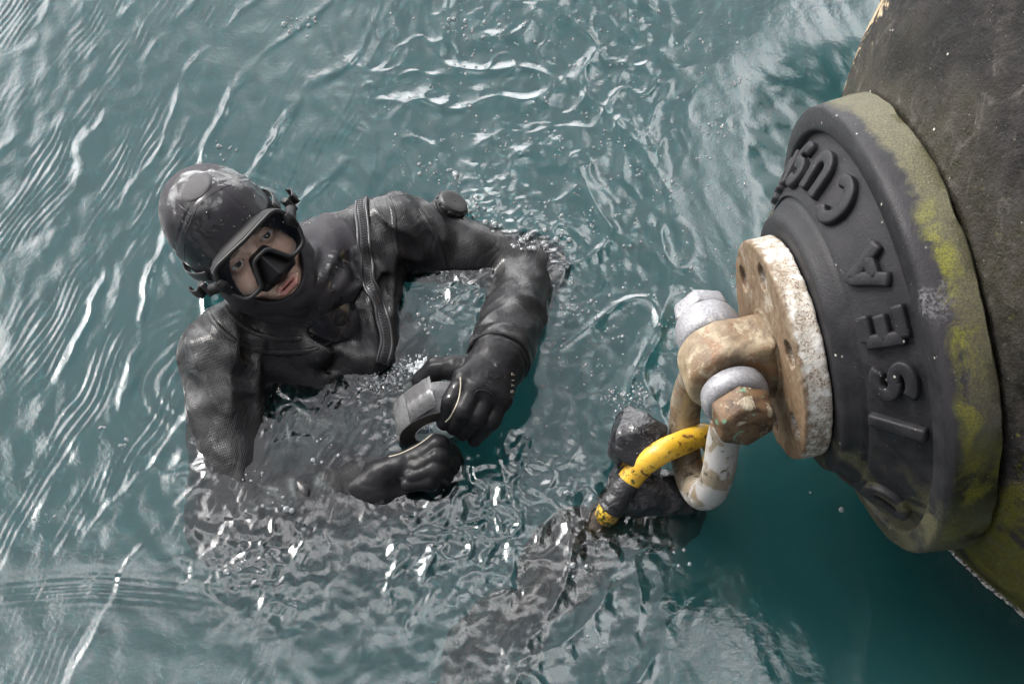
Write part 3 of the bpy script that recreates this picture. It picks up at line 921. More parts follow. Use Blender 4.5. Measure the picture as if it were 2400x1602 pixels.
# tape wound round the link's lower leg
lp = spline(g, 150, True)
i0 = [i for i in range(len(lp)) if np.linalg.norm(lp[i] - at(1454, 1158, 0.040)) < 0.029]
i0 = sorted(i0)
seg_ = lp[i0[0]:i0[-1] + 1]
V, F = tube_vf(seg_, [0.0198 + 0.0009 * math.sin(i * 1.3) for i in range(len(seg_))], seg=28)
tag(mesh('tape_winding', V, F, M_TAPEWRAP), 'black tape wound round the lower leg of the yellow link', 'tape')

# ------------------------------------------------------------------ overgrown mooring chain going down under water
t = MT('overgrown_chain_steel'); ob = t.obj()
b = t.mix(t.ramp(t.noise(40, 5, 0.65, ob), (0.4, 0), (0.65, 1)), (0.022, 0.015, 0.013), (0.075, 0.055, 0.042))
t.bsdf(color=b, rough=0.7, normal=t.bump(t.noise(110, 5, 0.7, ob), 0.8, 0.012))
M_CHAIN = t.m
chain_o = tag(empty('mooring_chain', tuple(at(1400, 1300, -0.5))), 'brown overgrown mooring chain running down under the water from the yellow link', 'chain')
cp = spline([at(1560, 1225, -0.09), at(1450, 1215, -0.065), at(1370, 1275, -0.062), at(1290, 1370, -0.072), at(1200, 1480, -0.090), at(1100, 1590, -0.12), at(1000, 1720, -0.20), at(860, 1850, -0.4)], 400)
ll = np.r_[0, np.cumsum(np.linalg.norm(np.diff(cp, axis=0), axis=1))]
pos, k = 0.03, 0
while pos < ll[-1] - 0.1:
    c0 = np.array([np.interp(pos, ll, cp[:, i]) for i in range(3)])
    c1_ = np.array([np.interp(pos + 0.02, ll, cp[:, i]) for i in range(3)])
    e = nrm(c1_ - c0); s_, u_ = frame(e, (0.3, 0.2, 1) if k % 2 else (1, 0.1, -0.2))
    th = np.linspace(0, 2 * PI, 48, False)
    L_, W_ = 0.066, 0.042
    ring = [c0 + e * (L_ * np.sign(math.cos(a)) * abs(math.cos(a)) ** 0.8) + s_ * (W_ * np.sign(math.sin(a)) * abs(math.sin(a)) ** 0.8) for a in th]
    V, F = tube_vf(np.array(ring), 0.025, seg=14, closed=True)
    V = V + 0.006 * noise3([V[:, 0] * 45, V[:, 1] * 45, V[:, 2] * 45], 3)[:, None] * nrm(e + s_ + u_)
    mesh('chain_link', V, F, M_CHAIN, chain_o)
    pos += 0.083; k += 1

# ------------------------------------------------------------------ the diver: frame of the head
EYE = atd(592, 586, 2.19)
_v = nrm(ray(592, 586))
_ex = nrm(0.715 * CR + 0.70 * CU)
HXa = nrm(_ex - _v * (_ex @ _v))                 # towards the diver's left
_up0 = np.cross(HXa, -_v)
if _up0 @ CU < 0: _up0 = -_up0
AL = R(11)
HZ = nrm(math.cos(AL) * _up0 - math.sin(AL) * _v)
HY = nrm(np.cross(HZ, HXa))
if HY @ _v > 0: HY = -HY
YAW = R(4)
HXa, HY = math.cos(YAW) * HXa - math.sin(YAW) * HY, math.cos(YAW) * HY + math.sin(YAW) * HXa
HM = np.array([HXa, HY, HZ])
def hp(x, y, z): return EYE + HXa * x + HY * y + HZ * z

def suit_material(name, weave, rough0, rough1, seed=0.0, base=(0.007, 0.007, 0.008), wet=0.5):
    t = MT(name); ob = t.obj()
    big = t.noise(13, 9, 0.62, ob, 0.5); mid = t.noise(60, 4, 0.6, ob)
    hh = t.math('MULTIPLY', mid, 0.25)
    if weave > 0:
        def wav(v):
            d = t.n('VectorMath', operation='DOT_PRODUCT'); t.set(d, 0, ob); d.inputs[1].default_value = v
            return t.math('SINE', t.math('MULTIPLY', d.outputs['Value'], weave))
        w = t.math('MULTIPLY', wav((0.8, 0.55, 0.5)), wav((-0.55, 0.8, 0.5)))
        hh = t.math('ADD', hh, t.math('MULTIPLY', w, 0.10))
        wv_ = t.n('Mapping', {'Vector': ob}); wv_.inputs['Scale'].default_value = (1.0, 0.55, 1.0); wv_.inputs['Rotation'].default_value = (0, 0, 0.7)
        wr = t.math('ABSOLUTE', t.math('SUBTRACT', t.noise(21, 3, 0.5, wv_.outputs[0], 0.9), 0.5))
        hh = t.math('ADD', hh, t.math('MULTIPLY', t.ramp(wr, (0.0, 0), (0.16, 1)), 0.42))
        hh = t.math('ADD', hh, t.math('MULTIPLY', t.noise(420, 2, 0.6, ob), 0.25))
    else:
        hh = t.math('ADD', hh, t.math('MULTIPLY', t.noise(500, 2, 0.5, ob), 0.05))
    wm = t.ramp(big, (wet - (0.07 if weave else 0.012), 0), (wet + (0.07 if weave else 0.012), 1))
    col = t.mix(t.math('MULTIPLY', mid, 0.7), base, tuple(c * 1.9 for c in base))
    nm = t.bump(hh, 0.50 if weave else 0.2, 0.004)
    smooth = t.bump(hh, 0.22, 0.004)
    wet_ = t.math('SUBTRACT', 1.0, wm)
    t.bsdf(color=t.mix(wet_, col, tuple(c * 0.5 for c in base)), rough=t.math('ADD', rough0, t.math('MULTIPLY', wm, rough1 - rough0)), normal=nm, spec=0.15,
           coat=t.math('MULTIPLY', wet_, 0.9 if weave == 0 else 0.6), coatrough=0.07, coatnormal=smooth)
    return t.m
M_SUIT = suit_material('black_trilaminate_fabric', 1700.0, 0.34, 0.50, wet=0.50)
M_NEO = suit_material('smooth_black_neoprene', 0, 0.34, 0.50, base=(0.020, 0.019, 0.022), wet=0.47)
M_GLOVE = suit_material('black_rubber_glove', 0, 0.26, 0.38, base=(0.009, 0.009, 0.010), wet=0.36)
t = MT('mask_silicone'); t.bsdf(color=(0.007, 0.007, 0.008), rough=0.50, spec=0.22, normal=t.bump(t.noise(90, 3, 0.5), 0.08, 0.003)); M_MASK = t.m
t = MT('matt_black_rubber'); t.bsdf(color=(0.012, 0.012, 0.013), rough=0.45); M_RUB = t.m
t = MT('mask_glass')
fr = t.n('Fresnel', {'IOR': 1.5}); tr = t.n('BsdfTransparent', {'Color': (0.99, 1.0, 0.99)}); gl = t.n('BsdfGlossy', {'Roughness': 0.02})
mx = t.n('MixShader', {0: fr.outputs[0], 1: tr.outputs[0], 2: gl.outputs[0]}); t.t.links.new(mx.outputs[0], t.out.inputs[0]); M_GLASS = t.m

def head_coords(t):
    ob = t.obj()
    d = t.n('VectorMath', operation='SUBTRACT'); t.set(d, 0, ob); d.inputs[1].default_value = tuple(EYE)
    o = []
    for v in (HXa, HY, HZ):
        x = t.n('VectorMath', operation='DOT_PRODUCT'); t.set(x, 0, d.outputs[0]); x.inputs[1].default_value = tuple(v)
        o.append(x.outputs['Value'])
    return ob, o
def skin_material():
    t = MT('skin'); ob, (x, y, z) = head_coords(t)
    n = t.noise(70, 5, 0.6, ob); f = t.noise(420, 3, 0.6, ob)
    col = t.mix(n, (0.76, 0.51, 0.40), (0.85, 0.64, 0.52))
    def blob(cx, cz, rx, rz, k=0.0):
        a = t.math('DIVIDE', t.math('SUBTRACT', x, cx), rx); b = t.math('DIVIDE', t.math('SUBTRACT', z, cz), rz)
        return t.math('ADD', t.math('SQRT', t.math('ADD', t.math('MULTIPLY', a, a), t.math('MULTIPLY', b, b))), t.math('MULTIPLY', t.math('SUBTRACT', n, 0.5), k))
    red = t.ramp(blob(0, -0.03, 0.06, 0.03, 0.6), (0.5, 1), (1.1, 0))
    col = t.mix(t.math('MULTIPLY', red, 0.35), col, (0.62, 0.27, 0.20))
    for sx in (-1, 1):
        col = t.mix(t.math('MULTIPLY', t.ramp(blob(sx * 0.032, -0.006, 0.021, 0.013, 0.3), (0.75, 1), (1.2, 0)), 0.45), col, (0.33, 0.19, 0.14))  # eyelid and crease shading painted into the skin colour
        br = t.ramp(blob(sx * 0.034, 0.0165, 0.021, 0.0050, 0.8), (0.75, 1), (1.15, 0))
        col = t.mix(t.math('MULTIPLY', br, t.math('ADD', 0.45, t.math('MULTIPLY', f, 0.6))), col, (0.07, 0.045, 0.03))
    # stubble on lip, chin and cheeks
    sb = t.ramp(t.math('ADD', z, t.math('MULTIPLY', t.math('SUBTRACT', n, 0.5), 0.02)), (0.0, 1), (1.0, 0))
    zz = t.ramp(t.math('ADD', t.math('MULTIPLY', t.math('ADD', z, 0.055), -60.0), t.math('MULTIPLY', t.math('SUBTRACT', n, 0.5), 1.2)), (0.0, 0), (0.5, 1))
    dots = t.ramp(t.noise(650, 2, 0.7, ob), (0.40, 0.15), (0.62, 1))
    col = t.mix(t.math('MULTIPLY', zz, t.math('MULTIPLY', dots, 0.85)), col, (0.16, 0.095, 0.05))
    up = blob(0, -0.0720, 0.0235, 0.0042, 0.1); lo = blob(0, -0.0800, 0.0230, 0.0060, 0.1)
    lips = t.math('MAXIMUM', t.ramp(up, (0.85, 1), (1.1, 0)), t.ramp(lo, (0.85, 1), (1.1, 0)))
    col = t.mix(lips, col, t.mix(n, (0.44, 0.19, 0.165), (0.55, 0.27, 0.24)))
    gap = t.ramp(blob(0, -0.0757, 0.0165, 0.0017, 0.0), (0.8, 1), (1.1, 0))
    col = t.mix(gap, col, (0.16, 0.03, 0.025))
    h = t.math('ADD', t.math('MULTIPLY', f, 0.5), t.math('MULTIPLY', t.math('MULTIPLY', zz, dots), 0.6))
    t.bsdf(color=col, rough=0.42, normal=t.bump(h, 0.25, 0.002), sss=0.12, sssr=(0.012, 0.005, 0.003), ssss=0.4)
    return t.m
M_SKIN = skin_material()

diver = tag(empty('person', tuple(at(760, 900, -0.6))), 'person in a black drysuit, hood and diving mask looking up from the water', 'person')

# ---- face
def face_f(P):
    q = loc(P, EYE, HM); x, y, z = q; ax_ = np.abs(x)
    d = sd_ell([x, y + 0.064, z + 0.015], (0.067, 0.068, 0.098))
    d = smin(d, sd_ell([x, y + 0.022, z + 0.074], (0.034, 0.028, 0.028)), 0.014)
    d = smin(d, sd_sphere([ax_, y, z], (0.036, -0.026, -0.036), 0.027), 0.014)
    d = smin(d, sd_sphere([x, y, z], (0, -0.020, -0.100), 0.024), 0.016)
    d = smin(d, sd_cone([ax_, y, z], (0.008, 0.003, 0.017), (0.046, -0.014, 0.014), 0.0085, 0.008), 0.010)
    d = smin(d, sd_cone([x, y, z], (0, 0.004, 0.004), (0, 0.024, -0.040), 0.008, 0.013), 0.010)
    d = smax(d, -sd_ell([ax_ - 0.031, y - 0.010, z + 0.001], (0.017, 0.0145, 0.0105)), 0.009)
    # lids over the eyeball
    lid = sd_sphere([ax_, y, z], (0.0315, -0.0105, 0.0), 0.0142)
    xo = (ax_ - 0.0315) / 0.0148
    top = 0.0036 * (1 - xo ** 2) ; bot = -0.0037 * (1 - xo ** 2)
    op = np.maximum(np.maximum(z - top, bot - z), 0.001 * 0 - (y + 0.008))
    lid = smax(lid, -op, 0.0012)
    d = smin(d, lid, 0.003)
    d = smax(d, -np.maximum(op, np.sqrt((ax_ - 0.0315) ** 2 + z ** 2) - 0.0135), 0.0012)
    ul = chain([x, y, z], [(-0.023, 0.002, -0.0755), (-0.009, 0.0075, -0.0705), (0, 0.0075, -0.0712), (0.009, 0.0075, -0.0705), (0.023, 0.002, -0.0755)], [0.002, 0.0042, 0.0042, 0.0042, 0.002], 0.003)
    ll_ = chain([x, y, z], [(-0.022, 0.002, -0.0770), (-0.010, 0.0065, -0.0810), (0.010, 0.0065, -0.0810), (0.022, 0.002, -0.0770)], [0.002, 0.0046, 0.0046, 0.002], 0.003)
    d = smin(d, smin(ul, ll_, 0.0008), 0.003)
    d = smax(d, -sd_ell([x, y - 0.009, z + 0.0757], (0.0165, 0.0120, 0.0013)), 0.0015)
    return d
cc = hp(0, -0.03, -0.04)
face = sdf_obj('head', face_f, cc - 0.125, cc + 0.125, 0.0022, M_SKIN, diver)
t = MT('eye_white'); t.bsdf(color=(0.80, 0.78, 0.75), rough=0.12); M_EYE = t.m
t = MT('eye_iris'); t.bsdf(color=(0.035, 0.038, 0.030), rough=0.08); M_IRIS = t.m
t = MT('eye_pupil'); t.bsdf(color=(0.004, 0.004, 0.004), rough=0.05); M_PUP = t.m
gaze = nrm(HY * 1.0 + HZ * 0.13 + HXa * 0.02)
for sx in (-1, 1):
    ec = hp(sx * 0.0315, -0.0105, 0.0)
    e = lathe('eyeball', [(0.0125 * math.cos(a), 0.0125 * math.sin(a) + 1e-5) for a in np.linspace(0, PI, 20)], ec, gaze, M_EYE, face, seg=28, hint=HZ, deg=80)
    lathe('iris', [(0.01262 * math.cos(a), 0.01262 * math.sin(a) + 1e-5) for a in np.linspace(0, 0.50, 8)], ec, gaze, M_IRIS, e, seg=28, hint=HZ, deg=80)
    lathe('pupil', [(0.01272 * math.cos(a), 0.01272 * math.sin(a) + 1e-5) for a in np.linspace(0, 0.20, 5)], ec, gaze, M_PUP, e, seg=24, hint=HZ, deg=80)

# ---- hood
def hood_outer(q):
    x, y, z = q
    d = sd_ell([x, y + 0.094, z - 0.048], (0.084, 0.106, 0.104))
    d = smin(d, sd_ell([x, y + 0.070, z + 0.030], (0.079, 0.086, 0.100)), 0.03)
    d = smin(d, sd_sphere([x, y, z], (0, -0.022, -0.098), 0.034), 0.03)
    d = smin(d, sd_cone([x, y, z], (0, -0.090, -0.07), (0, -0.105, -0.19), 0.072, 0.080), 0.03)
    return d
def hood_f(P):
    q = loc(P, EYE, HM); x, y, z = q
    d = hood_outer(q)
    # neoprene panels meet in shallow seams
    for s_ in (1,):
        d = d + 0.0008 * np.exp(-((np.abs(x) - 0.034 - 0.10 * np.maximum(z - 0.11, 0)) / 0.0022) ** 2) * sst(0.04, 0.055, z) 
    d = d + 0.0007 * np.exp(-((z - 0.112 + 0.5 * x * x / 0.08) / 0.0022) ** 2)
    d = d + 0.0026 * noise3([P[0] * 22, P[1] * 22, P[2] * 22], 3) + 0.0035 * (0.5 - np.abs(noise3([P[0] * 20, P[1] * 20, P[2] * 34], 6)) * 2) * sst(-0.05, -0.10, z)
    op = (np.sqrt((x / 0.056) ** 2 + ((z + 0.031) / 0.059) ** 2) - 1) * 0.056
    lip = np.exp(-(op / 0.006) ** 2) * sst(-0.04, 0, y) * 0.0022
    d = smax(d - lip, -np.maximum(op, -0.03 - y), 0.004)
    return d
cc = hp(0, -0.085, -0.02)
hood = sdf_obj('hood', hood_f, cc - 0.215, cc + 0.205, 0.0030, M_NEO, diver)

# ---- suit
SH_L, SH_R = at(925, 555, 0.005), at(525, 835, 0.000)
EL_L, EL_R = at(1242, 640, -0.052), at(560, 1235, -0.074)
WR_L, WR_R = at(1168, 842, 0.070), at(850, 1152, -0.040)
NECK = at(690, 655, 0.02)
def fold(P, d1, f1, f2, seed):
    "cloth folds running along d1"
    d1 = nrm(d1); a, b = frame(d1)
    u = P[0] * d1[0] + P[1] * d1[1] + P[2] * d1[2]
    v = P[0] * a[0] + P[1] * a[1] + P[2] * a[2]
    w = P[0] * b[0] + P[1] * b[1] + P[2] * b[2]
    n = noise3([u * f1, v * f2, w * f2], seed)
    return 0.5 - np.abs(n) * 2
def near(P, c, r):
    return np.exp(-((P[0] - c[0]) ** 2 + (P[1] - c[1]) ** 2 + (P[2] - c[2]) ** 2) / r ** 2)
CH0, CH1 = at(735, 715, -0.066), at(820, 930, -0.162)
HIP = at(800, 1170, -0.178)
KNEES = [at(640, 1420, -0.30), at(900, 1440, -0.42)]
FEET = [at(330, 1440, -0.34), at(560, 1640, -0.62)]
def suit_f(P):
    d = chain(P, [SH_R, at(600, 780, 0.000), NECK - np.array([0, 0, 0.035]), at(800, 600, 0.004), SH_L], [0.062, 0.064, 0.080, 0.066, 0.062], 0.04)
    d = smin(d, sd_cone(P, CH0, CH1, 0.112, 0.150), 0.05)
    d = smin(d, sd_cone(P, CH1, HIP, 0.150, 0.150), 0.05)
    d = smin(d, sd_cone(P, at(880, 570, 0.020), at(885, 850, -0.015), 0.040, 0.036), 0.03)
    d = smin(d, chain(P, [at(560, 800, 0.010), at(650, 850, 0.008), at(745, 905, -0.012)], [0.034, 0.026, 0.020], 0.02), 0.02)
    d = smin(d, chain(P, [at(640, 790, 0.030), at(740, 835, 0.022), at(850, 845, 0.000)], [0.030, 0.026, 0.022], 0.02), 0.025)
    d = smin(d, sd_cone(P, NECK + np.array([0, 0, -0.02]), hp(0, -0.10, -0.13), 0.085, 0.076), 0.03)
    for kn, ft in zip(KNEES, FEET):
        d = smin(d, smin(sd_cone(P, HIP, kn, 0.110, 0.075), sd_cone(P, kn, ft, 0.075, 0.050), 0.03), 0.05)
    armL = smin(sd_cone(P, SH_L, EL_L, 0.066, 0.056), sd_cone(P, EL_L, WR_L + (EL_L - WR_L) * 0.10, 0.058, 0.048), 0.03)
    armR = smin(sd_cone(P, SH_R, EL_R, 0.064, 0.070), sd_cone(P, EL_R, WR_R, 0.074, 0.055), 0.03)
    d = smin(d, armL, 0.035); d = smin(d, armR, 0.035)
    # cuff of the left sleeve flares and is hollow
    ca = nrm(WR_L - EL_L)
    ct = (P[0] - WR_L[0]) * ca[0] + (P[1] - WR_L[1]) * ca[1] + (P[2] - WR_L[2]) * ca[2]
    cr_ = sd_cone(P, WR_L - ca * 0.05, WR_L + ca * 0.004, 0.050, 0.0515)
    d = smin(d, smax(cr_, ct - 0.004, 0.004), 0.012)
    d = smax(d, -smax(sd_cone(P, WR_L - ca * 0.02, WR_L + ca * 0.05, 0.0430, 0.0465), -(ct + 0.02), 0.004), 0.003)
    # folds
    f = 0.0190 * fold(P, at(1000, 660) - at(880, 470), 3.0, 20, 3) * near(P, at(930, 570, 0.02), 0.13)
    f = f + 0.0130 * fold(P, at(800, 880) - at(620, 800), 4.0, 22, 5) * near(P, at(720, 820, 0.0), 0.14)
    f = f + 0.0110 * fold(P, at(560, 980) - at(480, 760), 4.0, 17, 6) * near(P, at(520, 880, 0.0), 0.14)
    f = f + 0.0110 * fold(P, at(1250, 700) - at(1110, 760), 4.0, 22, 8) * near(P, at(1210, 760, 0.03), 0.09)
    f = f + 0.0130 * fold(P, at(760, 1230) - at(700, 1120), 5.0, 24, 12) * near(P, at(720, 1190, -0.03), 0.13)
    f = f + 0.0080 * fold(P, at(900, 800) - at(860, 470), 4.0, 30, 9) * near(P, at(880, 700, 0.0), 0.10)
    f = f + 0.0040 * noise3([P[0] * 26, P[1] * 30, P[2] * 30], 2)
    # deep tuck running down from the left of the chest
    tk = sd_cone(P, at(640, 880, -0.02), at(800, 850, 0.03), 0.004, 0.004)
    f = f - 0.012 * np.exp(-(tk / 0.012) ** 2)
    tk = sd_cone(P, at(870, 480, 0.05), at(900, 720, 0.03), 0.003, 0.003)
    f = f - 0.007 * np.exp(-(tk / 0.010) ** 2)
    f = f * sst(-0.045, -0.02, ct - 0.0) * 0 + f * (1 - sst(-0.02, 0.0, ct) * near(P, WR_L, 0.09))
    return d - f
allp = np.array([SH_L, SH_R, EL_L, EL_R, WR_L, WR_R, CH1, NECK, HIP] + KNEES + FEET)
suit = sdf_obj('drysuit', suit_f, allp.min(0) - np.array([0.10, 0.10, 0.10]), allp.max(0) + np.array([0.10, 0.12, 0.10]), 0.0042, M_SUIT, diver)

# ---- a fin on the trailing foot, seen through the water
fa_ = nrm(FEET[0] - KNEES[0]); fu_, fs_ = frame(fa_, (0, 0, 1))
def fin_f(P):
    q = loc(P, FEET[0] + fa_ * 0.16, np.array([fa_, fs_, fu_]))
    t_ = np.clip((q[0] + 0.2) / 0.5, 0, 1)
    d = sd_box([q[0] - 0.04, q[1] / (0.7 + 0.75 * t_), q[2]], (0.24, 0.075, 0.010), 0.008)
    for s in (-1, 1):
        d = smin(d, sd_cone(q, (-0.18, s * 0.05, 0.0), (0.26, s * 0.10, 0.0), 0.012, 0.008), 0.006)
    return d
fc_ = FEET[0] + fa_ * 0.2
sdf_obj('swim_fin', fin_f, fc_ - 0.36, fc_ + 0.36, 0.006, M_RUB, diver)

# ---- smooth neck seal over the suit's opening
def seal_f(P):
    d = suit_f(P) - 0.0035
    c = NECK + np.array([0.0, 0.0, 0.03])
    n_ = nrm(HY * 0.55 + HZ * 0.55 + np.array([0.25, -0.2, 0.25]))
    q = [P[i] - c[i] for i in range(3)]
    rr = np.sqrt(q[0] ** 2 + q[1] ** 2 + q[2] ** 2) - 0.118
    fl = sd_cone(P, hp(0, -0.088, -0.115), hp(0, -0.10, -0.20), 0.083, 0.092)
    fl = fl - 0.005 * np.sin(200 * (q[0] * HZ[0] + q[1] * HZ[1] + q[2] * HZ[2])) * 0.5
    fl = smax(fl, rr, 0.004)
    return smin(smax(d, rr, 0.003), fl, 0.018)
seal = sdf_obj('neck_seal', seal_f, NECK - 0.16, NECK + 0.19, 0.0034, M_NEO, diver)

# ---- things worn: helpers that lay a strip or patch on a finished surface
def bvh_of(o):
    me = o.data
    v = np.empty(len(me.vertices) * 3, np.float32); me.vertices.foreach_get('co', v)
    return BVHTree.FromPolygons([Vector(p) for p in v.reshape(-1, 3)], [tuple(p.vertices) for p in me.polygons])
def onto(b, x, y):
    h = b.ray_cast(Vector(CP), Vector(nrm(ray(x, y))))
    if h[0] is None: return None
    n = np.array(h[1]); n = n if n @ nrm(ray(x, y)) < 0 else -n
    return np.array(h[0]), n
def lay(b, pix, n, smooth=3):
    "points and normals along a line measured on the photograph, dropped onto a surface"
    px = spline([(x, y, 0) for x, y in pix], n)
    P, N = [], []
    for q in px:
        h = onto(b, q[0], q[1])
        if h: P.append(h[0]); N.append(h[1])
    P, N = np.array(P), np.array(N)
    for _ in range(smooth):
        N[1:-1] = (N[:-2] + N[1:-1] + N[2:]) / 3
        P[1:-1] = (P[:-2] + P[1:-1] * 2 + P[2:]) / 4
    N /= np.linalg.norm(N, axis=1)[:, None]
    return P, N
B_SUIT = bvh_of(suit); B_HOOD = bvh_of(hood); B_SEAL = bvh_of(seal)

# ---- drysuit zip: tape, piping and teeth
t = MT('zip_tape'); t.bsdf(color=(0.020, 0.020, 0.022), rough=0.38, normal=t.bump(t.noise(300, 2), 0.2, 0.002)); M_ZIP = t.m
zp = [(858, 447), (848, 485), (849, 535), (853, 588), (861, 633), (872, 680), (887, 722), (899, 765), (903, 812), (893, 850)]
P, N = lay(B_SUIT, zp, 120, 6)
T_ = np.gradient(P, axis=0); T_ /= np.linalg.norm(T_, axis=1)[:, None]; S_ = np.cross(T_, N)
zipper = tube('zip_tape', P + N * 0.002, 0.0110, M_ZIP, suit, seg=18, up=S_, flat=0.0040)
for sg in (-1, 1):
    tube('piping', P + N * 0.0045 + S_ * 0.0095 * sg, 0.0028, M_ZIP, zipper, seg=10)
VV, FF = [], []
ln = np.r_[0, np.cumsum(np.linalg.norm(np.diff(P, axis=0), axis=1))]
for i, s in enumerate(np.arange(0.003, ln[-1], 0.0026)):
    p, n_, s_, t_ = [np.array([np.interp(s, ln, A[:, k]) for k in range(3)]) for A in (P, N, S_, T_)]
    o = 0.0017 if i % 2 else -0.0017
    for dx in (0,):
        c = p + n_ * 0.0058 + s_ * o
        k = len(VV)
        for a in (-1, 1):
            for b in (-1, 1):
                for e in (-1, 1):
                    VV.append(c + s_ * 0.0024 * a + t_ * 0.00085 * b + n_ * 0.0013 * e)
        FF += [tuple(k + j for j in f) for f in ((0, 1, 3, 2), (4, 6, 7, 5), (0, 4, 5, 1), (2, 3, 7, 6), (0, 2, 6, 4), (1, 5, 7, 3))]
t = MT('zip_teeth'); t.bsdf(color=(0.030, 0.030, 0.033), rough=0.3, metal=0.2); M_TEETH = t.m
mesh('teeth', VV, FF, M_TEETH, zipper, smooth=False)
# taped seams of the suit
for px in ([(905, 455), (922, 500), (925, 550), (935, 600), (955, 650)], [(985, 490), (1015, 540), (1035, 590), (1045, 640)],
           [(480, 715), (500, 752), (540, 790), (590, 815), (650, 828), (720, 822), (775, 800), (815, 765)], [(512, 690), (540, 738), (590, 775), (650, 795), (720, 790), (775, 765), (812, 720), (828, 660), (820, 600), (800, 555)]):
    P, N = lay(B_SUIT, px, 70, 5)
    if len(P) > 8:
        T_ = np.gradient(P, axis=0); T_ /= np.linalg.norm(T_, axis=1)[:, None]; S_ = np.cross(T_, N)
        tube('seam', P, 0.0048, M_SUIT, suit, seg=10, up=S_, flat=0.0017)
# shoulder valve
vh = onto(B_SUIT, 1050, 492)
if vh:
    vp, vn = vh; vn = nrm(vn * 0.4 + nrm(at(1070, 480, 0.1) - at(1040, 500, 0.0)) * 0.6)
else:
    vp, vn = at(1050, 488, 0.035), nrm([0.5, 0.2, 0.85])
vp = at(1052, 490, 0.030)
valve = lathe('shoulder_valve', [(-0.03, 0.030), (0.0, 0.0300), (0.003, 0.0290), (0.004, 0.0255), (0.008, 0.0250), (0.0085, 0.0280), (0.017, 0.0275), (0.021, 0.0245), (0.0225, 0.018), (0.021, 0.009), (0.0215, 0.001)], vp, vn, M_RUB, suit, seg=48)
e1, e2 = frame(vn)
for i in range(12):
    a = i * PI / 6
    c = vp + vn * 0.0125 + (math.cos(a) * e1 + math.sin(a) * e2) * 0.0278
    V, F = prism_vf([(-0.0045, -0.0035), (0.0045, -0.0035), (0.0045, 0.0035), (-0.0045, 0.0035)], c, -math.sin(a) * e1 + math.cos(a) * e2, vn, math.cos(a) * e1 + math.sin(a) * e2, -0.002, 0.0016)
    bevelled('rib', V, F, M_RUB, valve, 0.0008, 1)

# ---- hood: mesh vent patch and glued seams
t = MT('hood_mesh_patch'); ob = t.obj()
def _w(v):
    d = t.n('VectorMath', operation='DOT_PRODUCT'); t.set(d, 0, ob); d.inputs[1].default_value = tuple(v * 1500)
    return t.math('ABSOLUTE', t.math('SINE', d.outputs['Value']))
w = t.math('MINIMUM', _w(HXa), _w(nrm(HY - HZ)))
t.bsdf(color=t.mix(t.ramp(w, (0.1, 0), (0.4, 1)), (0.020, 0.020, 0.022), (0.055, 0.053, 0.057)), rough=0.55, normal=t.bump(w, 0.5, 0.001)); M_PATCH = t.m
pc_, rx_, ry_, an = (461, 439), 46, 27, R(-42)
VV, FF = [], []
NR, NA = 7, 40
ok = True
for i in range(NR + 1):
    for j in range(NA):
        a = 2 * PI * j / NA; r_ = i / NR
        u, v = rx_ * r_ * math.cos(a), ry_ * r_ * math.sin(a)
        h = onto(B_HOOD, pc_[0] + u * math.cos(an) - v * math.sin(an), pc_[1] + u * math.sin(an) + v * math.cos(an))
        VV.append(h[0] + h[1] * (0.0020 if i < NR else -0.001))
for i in range(NR):
    for j in range(NA):
        k = (j + 1) % NA
        FF.append((i * NA + j, i * NA + k, (i + 1) * NA + k, (i + 1) * NA + j))
mesh('vent_patch', VV, FF, M_PATCH, hood)
for px in ([(485, 388), (497, 402), (510, 425), (518, 442)], [(543, 432), (520, 442), (495, 455), (470, 475), (455, 500), (446, 522), (437, 545), (432, 580), (434, 610)], [(395, 465), (415, 478), (437, 495), (450, 506)], [(393, 490), (412, 500), (430, 520), (441, 530)]):
    P, N = lay(B_HOOD, px, 40, 3)
    tube('seam', P - N * 0.0001, 0.0009, M_NEO, hood, seg=8)

# ---- diving mask
def my(x): return 0.034 - 1.6 * x * x
HALF = [(0.0, 0.0265), (0.025, 0.0275), (0.055, 0.0275), (0.066, 0.0240), (0.0725, 0.0120), (0.0745, -0.0040), (0.0720, -0.0220), (0.0640, -0.0385), (0.0560, -0.0430),
        (0.0420, -0.0440), (0.0320, -0.0415), (0.0250, -0.0280), (0.0175, -0.0110), (0.0120, -0.0065), (0.0, -0.0058)]
full = HALF + [(-x, z) for x, z in HALF[-2:0:-1]]
def rs_closed(pts, n):
    p = np.array(pts + pts[:1], float); l = np.r_[0, np.cumsum(np.linalg.norm(np.diff(p, axis=0), axis=1))]
    s = np.linspace(0, l[-1], n, False)
    return np.stack([np.interp(s, l, p[:, k]) for k in range(2)], 1)
def soften(p, it=3):
    for _ in range(it): p = (np.roll(p, 1, 0) + 2 * p + np.roll(p, -1, 0)) / 4
    return p
out = soften(rs_closed(full, 180), 2)
P = np.array([hp(x, my(x), z) for x, z in out])
T_ = np.roll(P, -1, 0) - np.roll(P, 1, 0); T_ /= np.linalg.norm(T_, axis=1)[:, None]
UPv = np.array([HY] * len(P))
V, F = tube_vf(P, 0.0060, seg=16, closed=True, up=UPv, flat=0.0027)
mask = mesh('diving_mask', V, F, M_MASK, diver)
V, F = tube_vf(P + HY * 0.0045, 0.0024, seg=10, closed=True, up=UPv, flat=0.0034)
mesh('rim', V, F, M_RUB, mask)
# glass: both faces of a thin pane
bm = bmesh.new()
fv = [bm.verts.new(hp(x, my(x) + 0.0005, z)) for x, z in out]
ff = bm.faces.new(fv)
bmesh.ops.triangulate(bm, faces=[ff])
me = bpy.data.meshes.new('glass'); bm.to_mesh(me); bm.free()
go = link_mesh('glass', me, M_GLASS, mask)
